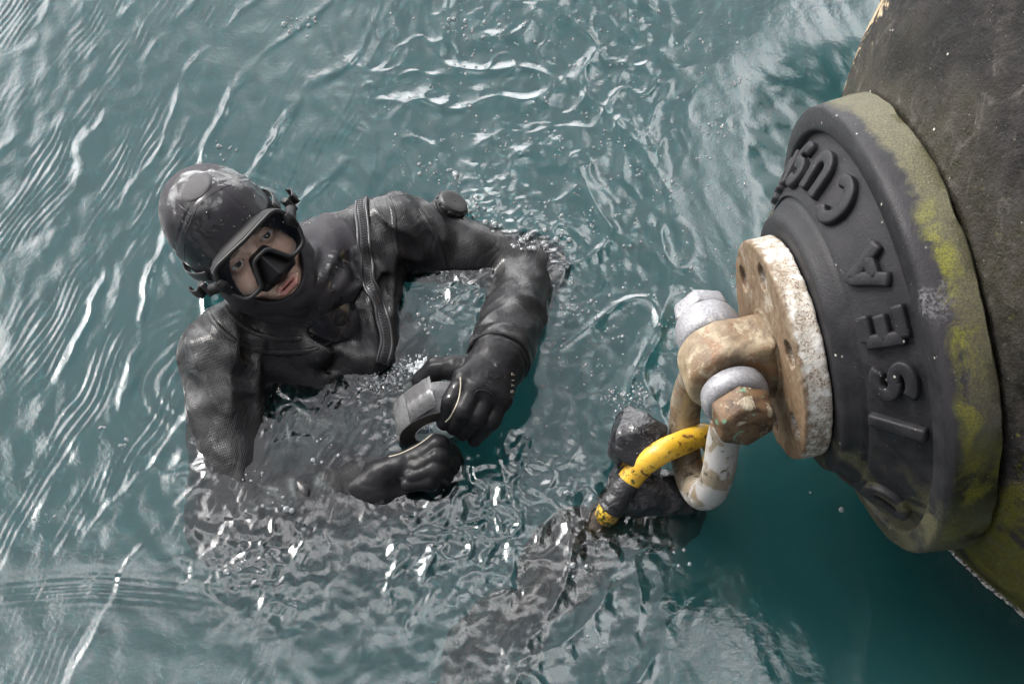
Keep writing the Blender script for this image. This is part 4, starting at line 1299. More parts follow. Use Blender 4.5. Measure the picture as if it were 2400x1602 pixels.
# skirt between the frame and the face
def yf(x, z): return -0.066 + 0.068 * math.sqrt(max(0.02, 1 - (x / 0.072) ** 2 - ((z + 0.015) / 0.104) ** 2))
h1 = [(0.0, 0.0280), (0.03, 0.0288), (0.056, 0.0285), (0.068, 0.0225), (0.0745, -0.0050), (0.071, -0.0280), (0.058, -0.0430), (0.036, -0.0460), (0.018, -0.0480), (0.0, -0.0480)]
h2 = [(0.0, 0.0385), (0.032, 0.0375), (0.053, 0.0300), (0.0635, 0.0100), (0.0625, -0.0180), (0.055, -0.0400), (0.040, -0.0520), (0.024, -0.0580), (0.012, -0.0600), (0.0, -0.0600)]
def sym(h): return h + [(-x, z) for x, z in h[-2:0:-1]]
o1 = soften(rs_closed(sym(h1), 96), 2); o2 = soften(rs_closed(sym(h2), 96), 2)
rows = []
for k in range(9):
    f = k / 8.0
    row = []
    for (x1, z1), (x2, z2) in zip(o1, o2):
        x, z = x1 + (x2 - x1) * f ** 1.4, z1 + (z2 - z1) * f ** 1.6
        bul = 0.004 * math.sin(PI * f)
        y = my(x1) - 0.001 + ((yf(x2, z2) - 0.001 if z2 < 0.02 else max(yf(x2, z2), 0.0125 - 5.0 * x2 * x2)) - my(x1)) * f
        row.append(hp(x * (1 + bul * 4), y, z + bul * (1 if z1 > 0 else -1)))
    rows.append(row)
V = np.array(rows).reshape(-1, 3); F = []
for k in range(8):
    for j in range(96):
        l = (j + 1) % 96
        F.append((k * 96 + j, k * 96 + l, (k + 1) * 96 + l, (k + 1) * 96 + j))
sk = mesh('skirt', V, F, M_MASK, mask)
so = sk.modifiers.new('thick', 'SOLIDIFY'); so.thickness = 0.002; so.offset = 0
def nose_f(P):
    q = loc(P, EYE, HM); x, y, z = q; ax_ = np.abs(x)
    d = None
    for pts in (((0, 0.037, -0.008), (0, 0.057, -0.045), (0.029, 0.024, -0.050)), ((0, 0.057, -0.045), (0, 0.025, -0.060), (0.029, 0.024, -0.050)),
                ((0, 0.037, -0.006), (0.02, 0.037, -0.006), (0, 0.010, -0.002)), ((0, 0.014, 0), (0, 0.014, -0.05), (0.02, 0.014, 0))):
        p0, p1, p2 = [np.array(p) for p in pts]
        nv = nrm(np.cross(p1 - p0, p2 - p0))
        if nv @ (np.array([0, 0.028, -0.035]) - p0) > 0: nv = -nv
        e = nv[0] * (ax_ - p0[0]) + nv[1] * (y - p0[1]) + nv[2] * (z - p0[2])
        d = e if d is None else smax(d, e, 0.005)
    d = d - 0.0015
    d = smin(d, sd_cone([x, y, z], (-0.027, 0.022, -0.052), (0.027, 0.022, -0.052), 0.0065, 0.0065), 0.006)
    d = np.minimum(d, sd_cone([ax_, y, z], (0.015, 0.036, -0.010), (0.031, 0.030, -0.044), 0.0040, 0.0050))
    return d
cc = hp(0, 0.028, -0.034)
sdf_obj('nose_pocket', nose_f, cc - 0.055, cc + 0.055, 0.0014, M_MASK, mask)
# strap, hinges and buckles
sp = []
for a in np.linspace(R(-62), R(242), 90):
    x, y = 0.0905 * math.cos(a), -0.088 - 0.113 * math.sin(a) * 1.0
    zz = 0.008 + 0.035 * (0.5 + 0.5 * math.sin(a))
    sp.append((x, y, zz))
sp = [q for q in sp if q[1] < -0.02]
S3 = []
for x, y, z in sp:
    v = np.array([x, y + 0.085, 0]); S3.append(hp(x, y, z))
S3 = np.array(S3)
strap = tube('strap', S3, 0.0095, M_RUB, mask, seg=12, up=np.array([HZ] * len(S3)), flat=0.0018)
for sx in (-1, 1):
    def hinge_f(P, sx=sx):
        q = loc(P, EYE, HM)
        d = sd_cone(q, (sx * 0.071, 0.028, -0.002), (sx * 0.084, 0.004, 0.002), 0.0085, 0.0095)
        d = smin(d, sd_box([q[0] - sx * 0.072, q[1] - 0.026, q[2] + 0.004], (0.005, 0.008, 0.014), 0.003), 0.006)
        return d
    cc = hp(sx * 0.078, 0.015, 0.0)
    hg = sdf_obj('hinge', hinge_f, cc - 0.034, cc + 0.034, 0.0014, M_MASK, mask)
    def buckle_f(P, sx=sx):
        q = loc(P, hp(sx * 0.091, -0.016, 0.006), HM)
        d = sd_box(q, (0.0055, 0.015, 0.0125), 0.003)
        d = smax(d, -sd_box([q[0] - sx * 0.003, q[1] + 0.002, q[2]], (0.007, 0.0085, 0.0085), 0.002), 0.0015)
        d = np.minimum(d, sd_cone(q, (sx * 0.003, -0.001, -0.010), (sx * 0.003, -0.001, 0.010), 0.0028, 0.0028))
        return d
    cc = hp(sx * 0.091, -0.016, 0.006)
    sdf_obj('buckle', buckle_f, cc - 0.03, cc + 0.03, 0.0012, M_RUB, mask)
    tl = spline([hp(sx * 0.090, -0.030, 0.006), hp(sx * 0.099, -0.020, 0.007), hp(sx * 0.104, -0.006, 0.009), hp(sx * 0.110, -0.022, 0.013), hp(sx * 0.106, -0.038, 0.016)], 26)
    tube('strap_tail', tl, 0.0085, M_RUB, mask, seg=10, up=np.array([HZ] * 26), flat=0.0016)

# drops standing on the glass and the wet hood
t = MT('water_drop'); t.bsdf(color=(0.95, 0.97, 0.97), rough=0.02, trans=0.9, ior=1.33); M_DROP = t.m
ic_ = bmesh.new(); bmesh.ops.create_icosphere(ic_, subdivisions=2, radius=1.0)
DV = np.array([v.co[:] for v in ic_.verts]); DF = np.array([[v.index for v in f.verts] for f in ic_.faces]); ic_.free()
rd_ = np.random.RandomState(3)
VV, FF = [], []
for q in range(34):
    x, z = rd_.uniform(-0.068, 0.068), rd_.uniform(-0.040, 0.022)
    if abs(x) < 0.030 and z < 0.004: continue
    r_ = rd_.uniform(0.0005, 0.0013)
    FF += (DF + len(VV)).tolist(); VV += (hp(x, my(x) + 0.0008, z) + (DV * np.array([1, 1, 1]) * r_)).tolist()
tag(mesh('glass_droplets', VV, FF, M_DROP, mask), kind='stuff')
VV, FF = [], []
for q in range(130):
    h_ = onto(B_HOOD, rd_.uniform(395, 680), rd_.uniform(395, 640)) if q < 80 else onto(B_SEAL, rd_.uniform(640, 820), rd_.uniform(500, 760))
    if h_ is None: continue
    r_ = rd_.uniform(0.0005, 0.0015)
    FF += (DF + len(VV)).tolist(); VV += (h_[0] + DV * r_).tolist()
tag(mesh('hood_droplets', VV, FF, M_DROP, hood), kind='stuff')

# ---- gloves
def hand_obj(name, fn, pts, mat, r=0.06, h=0.0022):
    pts = np.array(pts)
    return sdf_obj(name, fn, pts.min(0) - r, pts.max(0) + r, h, mat, diver)
LW = at(1172, 842, 0.078)
KN = [at(1088, 888, 0.102), at(1117, 908, 0.104), at(1147, 921, 0.098), at(1174, 935, 0.086)]
PI_ = [at(1062, 938, 0.094), at(1089, 960, 0.094), at(1119, 975, 0.086), at(1150, 987, 0.074)]
TI = [at(1042, 990, 0.058), at(1064, 1001, 0.052), at(1086, 1015, 0.043), at(1112, 1030, 0.030)]
TH = [at(1130, 868, 0.070), at(1072, 862, 0.066), at(1022, 866, 0.052), at(985, 893, 0.030)]
LTOP = WR_L + nrm(EL_L - WR_L) * 0.05
def glove_l(P):
    d = sd_cone(P, LTOP, LW, 0.041, 0.041)
    palm = None
    for k in KN:
        e = sd_cone(P, LW * 0.8 + k * 0.2, k, 0.034, 0.0185)
        palm = e if palm is None else smin(palm, e, 0.016)
    d = smin(d, palm, 0.018)
    fg = None
    for i in range(4):
        r0 = (0.0158, 0.0160, 0.0152, 0.0140)[i]
        e = smin(sd_cone(P, KN[i], PI_[i], r0 + 0.0012, r0), sd_cone(P, PI_[i], TI[i], r0, r0 * 0.80), 0.007)
        fg = e if fg is None else smin(fg, e, 0.0012)
    d = smin(d, fg, 0.005)
    d = smin(d, chain(P, TH, [0.024, 0.0175, 0.0155, 0.0120], 0.010), 0.010)
    # wrist gathers
    ca = nrm(LW - LTOP); ct = (P[0] - LW[0]) * ca[0] + (P[1] - LW[1]) * ca[1] + (P[2] - LW[2]) * ca[2]
    d = d + 0.0024 * np.sin(ct * 330 + 2 * noise3([P[0] * 25, P[1] * 25, P[2] * 25], 4)) * np.exp(-((ct + 0.004) / 0.020) ** 2)
    return d + 0.0020 * noise3([P[0] * 40, P[1] * 40, P[2] * 40], 6) + 0.0008 * noise3([P[0] * 110, P[1] * 110, P[2] * 110], 2)
gl_l = hand_obj('glove', glove_l, [LTOP, LW] + KN + PI_ + TI + TH, M_GLOVE, 0.05)
B_GL = bvh_of(gl_l)
t = MT('cream_seam'); t.bsdf(color=(0.40, 0.36, 0.28), rough=0.6); M_CREAM = t.m
P, N = lay(B_GL, [(1079, 884), (1080, 900), (1078, 920), (1073, 942), (1064, 962), (1054, 978), (1044, 988)], 40, 2)
tube('seam_piping', P + N * 0.0002, 0.0012, M_CREAM, gl_l, seg=8)
P, N = lay(B_GL, [(1113, 926), (1117, 916), (1130, 914), (1146, 920), (1160, 932), (1172, 945), (1176, 962)], 40, 2)
if len(P) > 5: tube('stitch_line', P + N * 0.0002, 0.0013, M_GLOVE, gl_l, seg=8)
# bits of worn white lettering along the edge of the glove cuff
def small_print(b, pix, strokes, size, parent, name='cuff_print'):
    VV, FF = [], []
    px = spline([(x, y, 0) for x, y in pix], len(strokes) + 1)
    for i, st in enumerate(strokes):
        o = px[i]; d = nrm(px[i + 1] - px[i]); e = np.array([d[1], -d[0], 0])
        for line in st:
            q = []
            for u, v in line:
                w_ = o + d * u * size + e * v * size
                h = onto(b, w_[0], w_[1])
                if h: q.append(h[0] + h[1] * 0.0002)
            if len(q) > 1:
                V, F = tube_vf(np.array(q), 0.0005, seg=6)
                FF += [tuple(k + len(VV) for k in f) for f in F]; VV += V.tolist()
    if VV: mesh(name, VV, FF, M_CREAM, parent)
PR = [[[(0, 0), (0, 1), (0.6, 0.9), (0.6, 0.6), (0, 0.5), (0.7, 0.4), (0.7, 0), (0, 0)]], [[(0, 1), (0.3, 0.5), (0.6, 1)], [(0.3, 0.5), (0.3, 0)]], [[(0, 0), (0, 1)]],
      [[(0, 0), (0, 1), (0.6, 0.9), (0.6, 0.5), (0, 0.4)]], [[(0, 0), (0.3, 1), (0.6, 0)], [(0.1, 0.4), (0.5, 0.4)]]]
small_print(B_GL, [(1203, 920), (1206, 900), (1206, 882), (1204, 866)], PR[:4], 7, gl_l)

RW = at(872, 1150, -0.022)
RK = [at(1048, 1062, 0.010), at(1052, 1092, 0.004), at(1042, 1122, -0.004), at(1018, 1148, -0.014)]
RP = [at(1030, 1044, 0.046), at(1030, 1072, 0.044), at(1022, 1100, 0.038), at(1006, 1126, 0.028)]
RT = [at(985, 1078, 0.036), at(978, 1098, 0.036), at(968, 1118, 0.033), at(956, 1136, 0.026)]
RTH = [at(895, 1112, 0.008), at(940, 1092, 0.022), at(985, 1066, 0.034), at(1018, 1036, 0.042)]
RTOP = WR_R + nrm(EL_R - WR_R) * 0.03
def glove_r(P):
    d = sd_cone(P, RTOP, RW, 0.044, 0.045)
    d = smax(d, -sd_cone(P, RTOP - (RW - RTOP), RTOP, 0.001, 0.001), 0.002)
    palm = None
    for k in RK:
        e = sd_cone(P, RW * 0.75 + k * 0.25 - np.array([0, 0, 0.008]), k - np.array([0, 0, 0.010]), 0.037, 0.021)
        palm = e if palm is None else smin(palm, e, 0.018)
    d = smin(d, palm, 0.02)
    fg = None
    for i in range(4):
        r0 = (0.0160, 0.0160, 0.0152, 0.0140)[i]
        e = smin(sd_cone(P, RK[i], RP[i], r0 + 0.002, r0), sd_cone(P, RP[i], RT[i], r0, r0 * 0.82), 0.007)
        fg = e if fg is None else smin(fg, e, 0.0012)
    d = smin(d, fg, 0.005)
    d = smin(d, chain(P, RTH, [0.027, 0.0205, 0.0165, 0.0125], 0.010), 0.010)
    return d + 0.0025 * noise3([P[0] * 34, P[1] * 34, P[2] * 34], 5) + 0.0008 * noise3([P[0] * 110, P[1] * 110, P[2] * 110], 2)
gl_r = hand_obj('glove', glove_r, [RTOP, RW] + RK + RP + RT + RTH, M_GLOVE, 0.055, 0.0024)
B_GR = bvh_of(gl_r)
P, N = lay(B_GR, [(912, 1070), (935, 1064), (958, 1054), (982, 1041), (1003, 1026), (1020, 1012)], 40, 2)
tube('seam_piping', P + N * 0.0002, 0.0011, M_CREAM, gl_r, seg=8)
ca = nrm(RW - RTOP); e1, e2 = frame(ca)
ring = [WR_R + ca * 0.004 + 0.0525 * (math.cos(a) * e1 + math.sin(a) * e2) for a in np.linspace(0, 2 * PI, 48, False)]
tube('cuff_edge', np.array(ring), 0.0040, M_SUIT, gl_r, seg=8, closed=True)
small_print(B_GR, [(884, 1208), (905, 1206), (925, 1203), (942, 1199)], PR[:4], 6, gl_r)

# ---- roll of tape held between the two hands
RA = nrm(-0.50 * CF + 0.866 * (0.26 * CR - 0.965 * CU))
RC = at(1028, 1012, 0.020)
RWID, RO, RI = 0.054, 0.063, 0.0375
roll = tag(empty('tape_roll', tuple(RC - RA * RWID / 2 - np.array([0, 0, RO]))), 'roll of grey adhesive tape with a white printed core held in both gloves', 'tape roll')
t = MT('grey_cloth_tape'); ob = t.obj()
dr = t.math('MULTIPLY', t.ramp(t.vor(210, 'F1', ob), (0.20, 1), (0.32, 0)), t.ramp(t.noise(90, 2, 0.5, ob), (0.50, 0), (0.54, 1)))
wv = t.n('TexWave', {'Scale': 300.0, 'Distortion': 0.3}); t.set(wv, 'Vector', ob)
t.bsdf(color=t.mix(t.noise(40, 4, 0.6, ob), (0.085, 0.085, 0.088), (0.15, 0.15, 0.153)), rough=0.26, metal=0.3,
       normal=t.bump(t.math('ADD', t.math('MULTIPLY', dr, 1.2), t.math('MULTIPLY', wv.outputs['Fac'], 0.05)), 0.5, 0.004)); M_ROLL = t.m
t = MT('tape_edge'); ob = t.obj()
t.bsdf(color=t.mix(t.noise(120, 4, 0.7, ob), (0.014, 0.013, 0.012), (0.05, 0.045, 0.04)), rough=0.5, normal=t.bump(t.noise(260, 3, 0.6, ob), 0.3, 0.002)); M_EDGE = t.m
t = MT('white_card_core'); ob = t.obj()
t.bsdf(color=t.mix(t.ramp(t.noise(70, 4, 0.6, ob), (0.55, 0), (0.7, 1)), (0.78, 0.78, 0.80), (0.55, 0.54, 0.55)), rough=0.55); M_CORE = t.m
t = MT('blue_print'); t.bsdf(color=(0.03, 0.06, 0.30), rough=0.6); M_BLUE = t.m
t = MT('black_print'); t.bsdf(color=(0.03, 0.03, 0.04), rough=0.6); M_INK = t.m
lathe('winding', [(-RWID, RO - 0.0005), (-RWID + 0.0015, RO), (-0.0015, RO), (0.0, RO - 0.001)], RC, RA, M_ROLL, roll, seg=140, deg=50)
for s_ in (0.0005, -RWID - 0.0005):
    lathe('side', [(s_ - 0.0006, RO - 0.001), (s_, RO - 0.0015), (s_, RI + 0.0002), (s_ - 0.0008, RI)], RC, RA, M_EDGE, roll, seg=140, deg=50)
core = lathe('core', [(-RWID, RI), (0.0008, RI), (0.0008, RI - 0.0022), (-RWID, RI - 0.0022), (-RWID, RI)], RC, RA, M_CORE, roll, seg=120, deg=40)
# loose end of the tape standing off the roll
e1, e2 = frame(RA, CU)
VV, FF = [], []
for i in range(14):
    a = R(62 - i * 3.2); r_ = RO + 0.0006 + 0.00012 * i * i
    for k_, s_ in enumerate((-RWID, -0.001)):
        VV.append(RC + RA * s_ + r_ * (math.cos(a) * e1 + math.sin(a) * e2) + RA * 0.0006 * math.sin(i * 1.7 + k_))
    if i: FF.append((2 * i - 2, 2 * i - 1, 2 * i + 1, 2 * i))
lo_ = mesh('loose_end', VV, FF, M_ROLL, roll); lo_.modifiers.new('thick', 'SOLIDIFY').thickness = 0.0006
# marks printed round the inside of the core
def core_mark(strokes, s0, deg, size, mat, name):
    VV, FF = [], []
    for st in strokes:
        q = []
        for u, v in st:
            a = R(deg) + u * size / RI
            q.append(RC + RA * (s0 + v * size) + (RI - 0.0023) * (math.cos(a) * e1 + math.sin(a) * e2))
        V, F = tube_vf(np.array(q), 0.0009, seg=6)
        FF += [tuple(k + len(VV) for k in f) for f in F]; VV += V.tolist()
    mesh(name, VV, FF, mat, core)
BOXR = [[(0, 0), (1, 0), (1, 1), (0, 1), (0, 0)], [(0.3, 0.2), (0.3, 0.8), (0.7, 0.8), (0.7, 0.5), (0.3, 0.5), (0.72, 0.2)]]
VEE = [[(0, 1), (0.35, 0), (0.5, 0.5), (0.7, 1)]]
SPI = [[(0.5 + 0.5 * math.cos(a), 0.5 + 0.5 * math.sin(a)) for a in np.linspace(0, 2 * PI, 16)], [(0.5 + 0.25 * math.cos(a), 0.5 + 0.25 * math.sin(a)) for a in np.linspace(0.6, 5.6, 12)]]
for dg in (150, 262):
    core_mark(BOXR, -0.030, dg, 0.014, M_INK, 'printed_box')
    core_mark(VEE, -0.030, dg + 24, 0.013, M_BLUE, 'printed_mark')
    core_mark(SPI, -0.024, dg - 20, 0.011, M_BLUE, 'printed_ring')

# ------------------------------------------------------------------ the sea: one closed body of water with a waved top
def wave_height(X, Y):
    def gau(px, py, r, z=0.0):
        c = at(px, py, z)
        return np.exp(-((X - c[0]) ** 2 + (Y - c[1]) ** 2) / r ** 2)
    wx = 0.05 * noise2(X * 3.1, Y * 3.1, 11); wy = 0.05 * noise2(X * 3.1, Y * 3.1, 12)
    x, y = X + wx, Y + wy
    H = 0.014 * noise2(X * 0.9, Y * 0.9, 1) + 0.005 * noise2(x * 2.4, y * 2.4, 2)
    left = sst(-0.12, -0.42, X)
    calm = sst(0.10, 0.34, X) * sst(1.16, 0.98, Y)
    calm = np.maximum(calm, sst(0.24, 0.36, X + 0.04 * noise2(X * 6, Y * 6, 44)) * 0.93)
    mid = (1 - left) * (1 - calm)
    # long crests from the left with capillary ripples riding on them
    ph = (X * 0.953 - Y * 0.30) / 0.118 + 1.3 * noise2(X * 2.2, Y * 1.6, 21) + 0.5 * noise2(X * 7, Y * 4, 22) + 0.12 * noise2(X * 22, Y * 14, 20)
    cr = 0.45 * (0.5 + 0.5 * np.cos(2 * PI * ph)) ** 2.0 + 0.95 * np.exp(-(((ph % 1.0) - 0.5 + 0.05 * noise2(X * 30, Y * 16, 28) + 0.03 * noise2(X * 70, Y * 45, 19)) / (0.075 + 0.03 * noise2(X * 9, Y * 7, 27))) ** 2)
    am = 0.55 + 0.9 * noise2(X * 3.2, Y * 2.4, 23)
    H = H + left * (0.45 + 0.55 * sst(0.85, 1.30, Y)) * 0.0029 * cr * np.clip(am - 0.1 + 1.3 * noise2(X * 11, Y * 9, 26), 0.0, 1.3)
    ph2 = (X * 0.95 - Y * 0.32) / 0.0125 + 1.6 * noise2(X * 6, Y * 4, 24) + 1.0 * noise2(X * 19, Y * 9, 29)
    rid = sst(0.20, 0.75, 0.5 + 0.5 * np.cos(2 * PI * (ph - 0.13)))
    H = H + left * 0.00036 * np.cos(2 * PI * ph2) * rid * np.clip(0.5 + 1.6 * noise2(X * 5, Y * 4, 25), 0, 1.2)
    # crossing crests over the middle and the top
    for s, f, a in ((31, 4.2, 0.0062), (32, 8.5, 0.0045), (33, 17.0, 0.0022)):
        n = noise2(x * f + 3 * s, y * f * 0.72, s)
        H = H + mid * a * np.exp(-np.abs(n) * 9.0) * np.clip(0.55 + 1.5 * noise2(X * 3 + s, Y * 3, s + 9), 0.05, 1.4)
    H = H + (mid * 0.0024 + 0.0012 * left) * noise2(x * 30, y * 22, 34)
    busy = np.clip(0.40 + 1.3 * noise2(X * 4, Y * 4, 38), 0, 1)
    H = H + mid * busy * (0.0018 * noise2(x * 58, y * 44, 35) + 0.0014 * (0.5 - np.abs(noise2(x * 95, y * 70, 36))))
    # calm water in the lee of the fender
    H = H + calm * (0.0022 * noise2(x * 6.5, y * 6.5, 41) + 0.0011 * noise2(x * 22 + y * 9, y * 9, 42) + 0.00025 * noise2(x * 60 + y * 20, y * 28, 43))
    # churned water round the diver
    ch = np.zeros_like(X)
    for px, py, r, w in ((1120, 1190, 0.125, 1.0), (1010, 1270, 0.09, 0.7), (600, 1300, 0.09, 0.8), (660, 1370, 0.07, 0.6), (1230, 590, 0.085, 0.75), (1080, 700, 0.06, 0.6), (880, 940, 0.08, 0.55),
                         (690, 960, 0.07, 0.35), (470, 1090, 0.04, 0.6), (1440, 1230, 0.07, 0.9), (1340, 1170, 0.05, 0.6), (1120, 480, 0.05, 0.7), (1230, 1330, 0.09, 0.45), (1180, 1540, 0.10, 0.3), (800, 1100, 0.10, 0.15)):
        ch = np.maximum(ch, w * gau(px, py, r))
    wx2 = X + 0.016 * noise2(X * 26, Y * 26, 51); wy2 = Y + 0.016 * noise2(X * 26, Y * 26, 52)
    c1 = noise2(wx2 * 25, wy2 * 25, 53); c2 = noise2(wx2 * 56, wy2 * 56, 54); c3 = noise2(wx2 * 115, wy2 * 115, 55)
    H = H + ch * (0.0080 * (0.5 - np.abs(c1) * 1.6) + 0.0046 * (0.4 - np.abs(c2)) + 0.0018 * c3)
    # rings leaving the things that break the surface
    for px, py, r0, wl, a, dec in ((560, 560, 0.11, 0.024, 0.0010, 0.10), (1430, 1195, 0.03, 0.019, 0.0012, 0.10), (1300, 640, 0.08, 0.021, 0.0009, 0.09), (480, 900, 0.07, 0.020, 0.0010, 0.09),
                                   (760, 1500, 0.03, 0.022, 0.0006, 0.10), (1000, 1120, 0.06, 0.018, 0.0008, 0.10), (2080, 1180, 0.10, 0.03, 0.0004, 0.2)):
        c = at(px, py, 0)
        r_ = np.sqrt((X - c[0]) ** 2 + (Y - c[1]) ** 2) + 0.012 * noise2(X * 14, Y * 14, 61)
        H = H + 0.4 * a * np.cos(2 * PI * (r_ - r0) / wl) * np.exp(-np.maximum(r_ - r0, 0) / (0.6 * dec)) * sst(r0 * 0.4, r0, r_)
    # a long wrinkle crossing low on the left
    c = at(215, 1375); q = (Y - c[1]) + 0.25 * (X - c[0]) ** 2 * 1.2 + 0.05 * np.abs(X - c[0])
    H = H + 0.0008 * np.cos(2 * PI * q / 0.012) * np.exp(-(q / 0.022) ** 2) * np.exp(-((X - c[0]) / 0.13) ** 2)
    H = H - 0.0025 * np.exp(-((q - 0.01) / 0.02) ** 2) * np.exp(-((X - c[0]) / 0.13) ** 2)
    # low trough along the fender, tilted to give the water a dark reflection
    c = at(1752, 350)
    xr = X - c[0] + 0.022 * noise2(X * 10, Y * 14, 71) + 0.010 * noise2(X * 26, Y * 34, 72)
    wn_ = np.exp(-((Y - c[1]) / 0.22) ** 4)
    H = H - 0.17 * (np.sqrt(np.clip(xr, -1, 0.28) ** 2 + 0.00004) + np.clip(xr, -1, 0.28)) * 0.5 * wn_ * sst(1.0, 0.6, X)
    # the film of water draping the shoulders and the sleeve
    H = H + 0.010 * gau(1180, 560, 0.10) + 0.008 * gau(620, 1190, 0.12) + 0.004 * gau(800, 1000, 0.15)
    return H
def axis_grid(a, b, h, far):
    mid_ = np.arange(a, b + h * 0.5, h)
    st = h * 1.18 ** np.arange(1, 60)
    lo = a - np.cumsum(st); hi = mid_[-1] + np.cumsum(st)
    return np.concatenate([lo[lo > -far][::-1], mid_, hi[hi < far]])
HG = 0.0034
gx = axis_grid(-1.12, 1.12, HG, 900.0); gy = axis_grid(0.50, 2.30, HG, 900.0)
X, Y = np.meshgrid(gx, gy, indexing='ij')
far_fade = np.minimum(1, sst(9, 1.5, np.abs(X)) * sst(10, 3.0, np.abs(Y)) )
Z = wave_height(np.clip(X, -12, 12), np.clip(Y, -12, 12)) * far_fade
n, m = X.shape
V = np.stack([X, Y, Z], -1).reshape(-1, 3)
ii = np.arange(n * m).reshape(n, m)
top = np.stack([ii[:-1, :-1], ii[1:, :-1], ii[1:, 1:], ii[:-1, 1:]], -1).reshape(-1, 4)
per = np.concatenate([ii[:, 0], ii[-1, 1:], ii[::-1, -1][1:], ii[0, ::-1][1:-1]])
k = len(per)
DEEP = -6.0
Bv = V[per].copy(); Bv[:, 2] = DEEP
side = np.stack([per, len(V) + np.arange(k), len(V) + (np.arange(k) + 1) % k, np.roll(per, -1)], 1)[:, ::-1]
# the floor of the water body: four corner columns are enough, laid as one fan of quads
Cv = np.array([[0, 1.4, DEEP]])
fan = np.stack([len(V) + np.arange(0, k - 1, 1), len(V) + np.arange(1, k, 1), np.full(k - 1, len(V) + k), np.full(k - 1, len(V) + k)], 1)
me = bpy.data.meshes.new('sea_water')
allV = np.concatenate([V, Bv, Cv]).astype(np.float32)
quads = np.concatenate([top, side])
tris = np.stack([len(V) + (np.arange(k) + 1) % k, len(V) + np.arange(k), np.full(k, len(V) + k)], 1)
me.vertices.add(len(allV)); me.vertices.foreach_set('co', allV.ravel())
me.loops.add(len(quads) * 4 + len(tris) * 3)
me.loops.foreach_set('vertex_index', np.concatenate([quads.ravel(), tris.ravel()]).astype(np.int32))
me.polygons.add(len(quads) + len(tris))
me.polygons.foreach_set('loop_start', np.concatenate([np.arange(len(quads)) * 4, len(quads) * 4 + np.arange(len(tris)) * 3]).astype(np.int32))
me.update(calc_edges=True)
water = tag(link_mesh('sea_water', me, water_material()), kind='structure')

# ------------------------------------------------------------------ bubbles, foam and the splash by the tape
t = MT('foam_bubble'); 
fr = t.n('Fresnel', {'IOR': 1.5}); tr = t.n('BsdfTransparent', {'Color': (0.95, 0.98, 0.98)}); gl = t.n('BsdfGlossy', {'Roughness': 0.03}); df = t.n('BsdfDiffuse', {'Color': (0.75, 0.78, 0.80)})
m1 = t.n('MixShader', {0: 0.22, 1: tr.outputs[0], 2: df.outputs[0]})
m2 = t.n('MixShader', {0: fr.outputs[0], 1: m1.outputs[0], 2: gl.outputs[0]}); t.t.links.new(m2.outputs[0], t.out.inputs[0]); M_FOAM = t.m
ico = bmesh.new(); bmesh.ops.create_icosphere(ico, subdivisions=2, radius=1.0)
IV = np.array([v.co[:] for v in ico.verts]); IF = np.array([[v.index for v in f.verts] for f in ico.faces]); ico.free()
def water_z(x, y):
    return wave_height(np.atleast_1d(x), np.atleast_1d(y))
rf = np.random.RandomState(21)
cent, rads = [], []
def cluster(px, py, n, spread, r0, r1):
    c = at(px, py)
    for _ in range(n):
        o = rf.normal(size=2) * spread
        cent.append((c[0] + o[0], c[1] + o[1])); rads.append(rf.uniform(r0, r1) * (0.5 + rf.rand() ** 2))
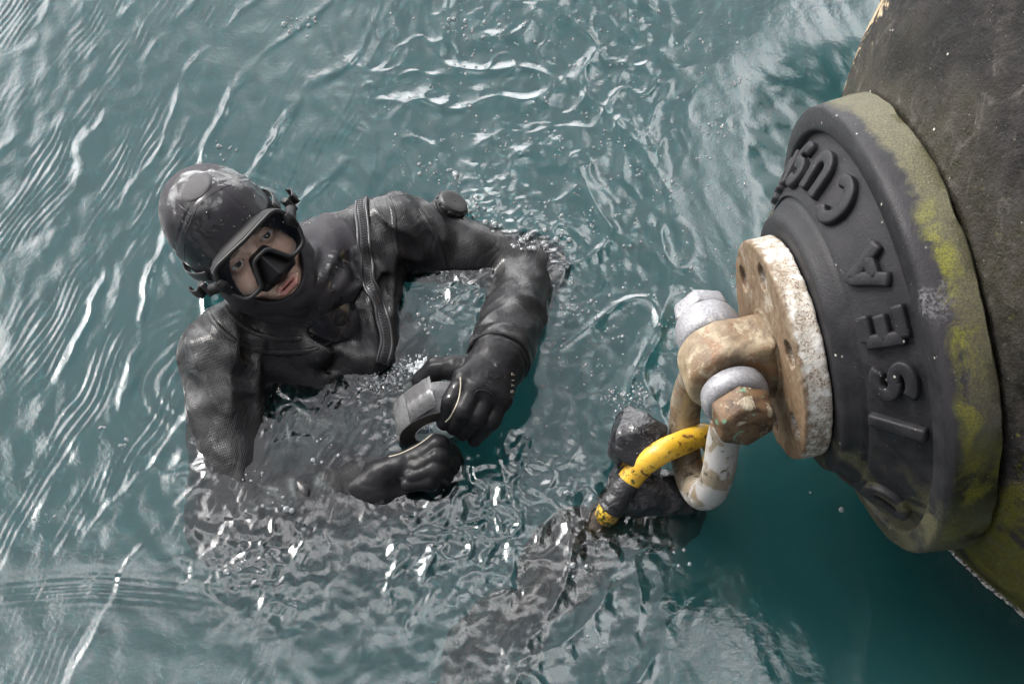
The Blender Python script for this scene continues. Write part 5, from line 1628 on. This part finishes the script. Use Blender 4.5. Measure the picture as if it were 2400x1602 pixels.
for px, py, n, s, a, b in ((930, 890, 70, 0.012, .0012, .0032), (880, 905, 50, 0.012, .0012, .003), (955, 880, 30, .010, .001, .003), (1380, 720, 10, .012, .002, .004), (1430, 920, 40, .010, .0012, .003),
                           (1500, 930, 46, .012, .0012, .003), (1465, 960, 22, .010, .0012, .003), (1020, 505, 20, .016, .003, .0065), (1100, 500, 10, .016, .003, .006), (1140, 545, 8, .016, .003, .006), (1185, 590, 14, .014, .002, .006),
                           (1245, 590, 18, .014, .002, .005), (1300, 560, 9, .016, .002, .005), (1065, 420, 8, .012, .003, .006), (1000, 400, 8, .012, .002, .004), (560, 1330, 10, .02, .002, .005), (640, 1180, 8, .016, .002, .005),
                           (600, 1130, 6, .012, .002, .004), (240, 1005, 5, .004, .002, .004), (295, 1044, 6, .005, .002, .004), (100, 1218, 26, .012, .0008, .002), (1690, 300, 16, .010, .0012, .003), (1340, 720, 12, .02, .001, .003),
                           (1740, 640, 9, .02, .001, .003), (1560, 440, 20, .016, .001, .003), (1420, 330, 16, .014, .001, .003), (1150, 90, 26, .03, .001, .004), (700, 60, 20, .02, .0015, .005), (1080, 60, 22, .03, .0015, .004), (1310, 60, 18, .03, .001, .003),
                           (520, 360, 12, .012, .001, .003), (1380, 1510, 3, .01, .003, .005), (1130, 1320, 5, .02, .002, .004), (1340, 1335, 4, .01, .003, .005), (1600, 1300, 4, .015, .003, .005), (1900, 1180, 2, .02, .003, .004), (1230, 700, 14, .02, .001, .003),
                           (1340, 840, 16, .03, .001, .003), (1300, 1000, 8, .03, .001, .003), (760, 1060, 8, .02, .0015, .004), (1000, 760, 12, .014, .001, .003), (1010, 700, 16, .012, .001, .003)):
    cluster(px, py, n, s, a, b)
# scattered single bubbles over the broken water
for _ in range(520):
    px, py = rf.uniform(900, 1760), rf.uniform(20, 900)
    cluster(px, py, 1 if rf.rand() < 0.6 else rf.randint(2, 7), 0.006, .0008, .0026)
cent = np.array(cent); rads = np.array(rads)
zz = water_z(cent[:, 0], cent[:, 1])
P = np.concatenate([cent, (zz + rads * 0.25)[:, None]], 1)
VV = (P[:, None] + IV[None] * rads[:, None, None]).reshape(-1, 3)
FF = (IF[None] + (np.arange(len(P)) * len(IV))[:, None, None]).reshape(-1, 3)
tag(mesh('foam_bubbles', VV, FF, M_FOAM), kind='stuff', label='scattered foam bubbles floating on the broken water', cat='foam')
# splash thrown up behind the tape roll
t = MT('white_water'); t.bsdf(color=(0.80, 0.83, 0.85), rough=0.12, trans=0.35, ior=1.33); M_SPL = t.m
VV, FF = [], []
b0 = at(990, 880, 0.012)
for q in range(420):
    a = rf.uniform(-2.6, 0.3); l = abs(rf.normal()) * 0.020
    p = b0 + np.array([math.cos(a) * l * 1.25, -math.sin(a) * l * 0.9, 0]) + rf.normal(size=3) * 0.004
    p[2] = 0.004 + abs(rf.normal()) * 0.016 * math.exp(-l / 0.03)
    r_ = rf.uniform(0.0008, 0.0034) * math.exp(-l / 0.06)
    d_ = nrm(np.array([math.cos(a), -math.sin(a), 0.8])); st = rf.uniform(0, 1.6)
    Q = IV + np.outer(IV @ d_, d_) * st
    FF += (IF + len(VV)).tolist(); VV += (p + Q * r_).tolist()
tag(mesh('water_splash', VV, FF, M_SPL), kind='stuff', label='white splash of water thrown up behind the tape roll', cat='splash')
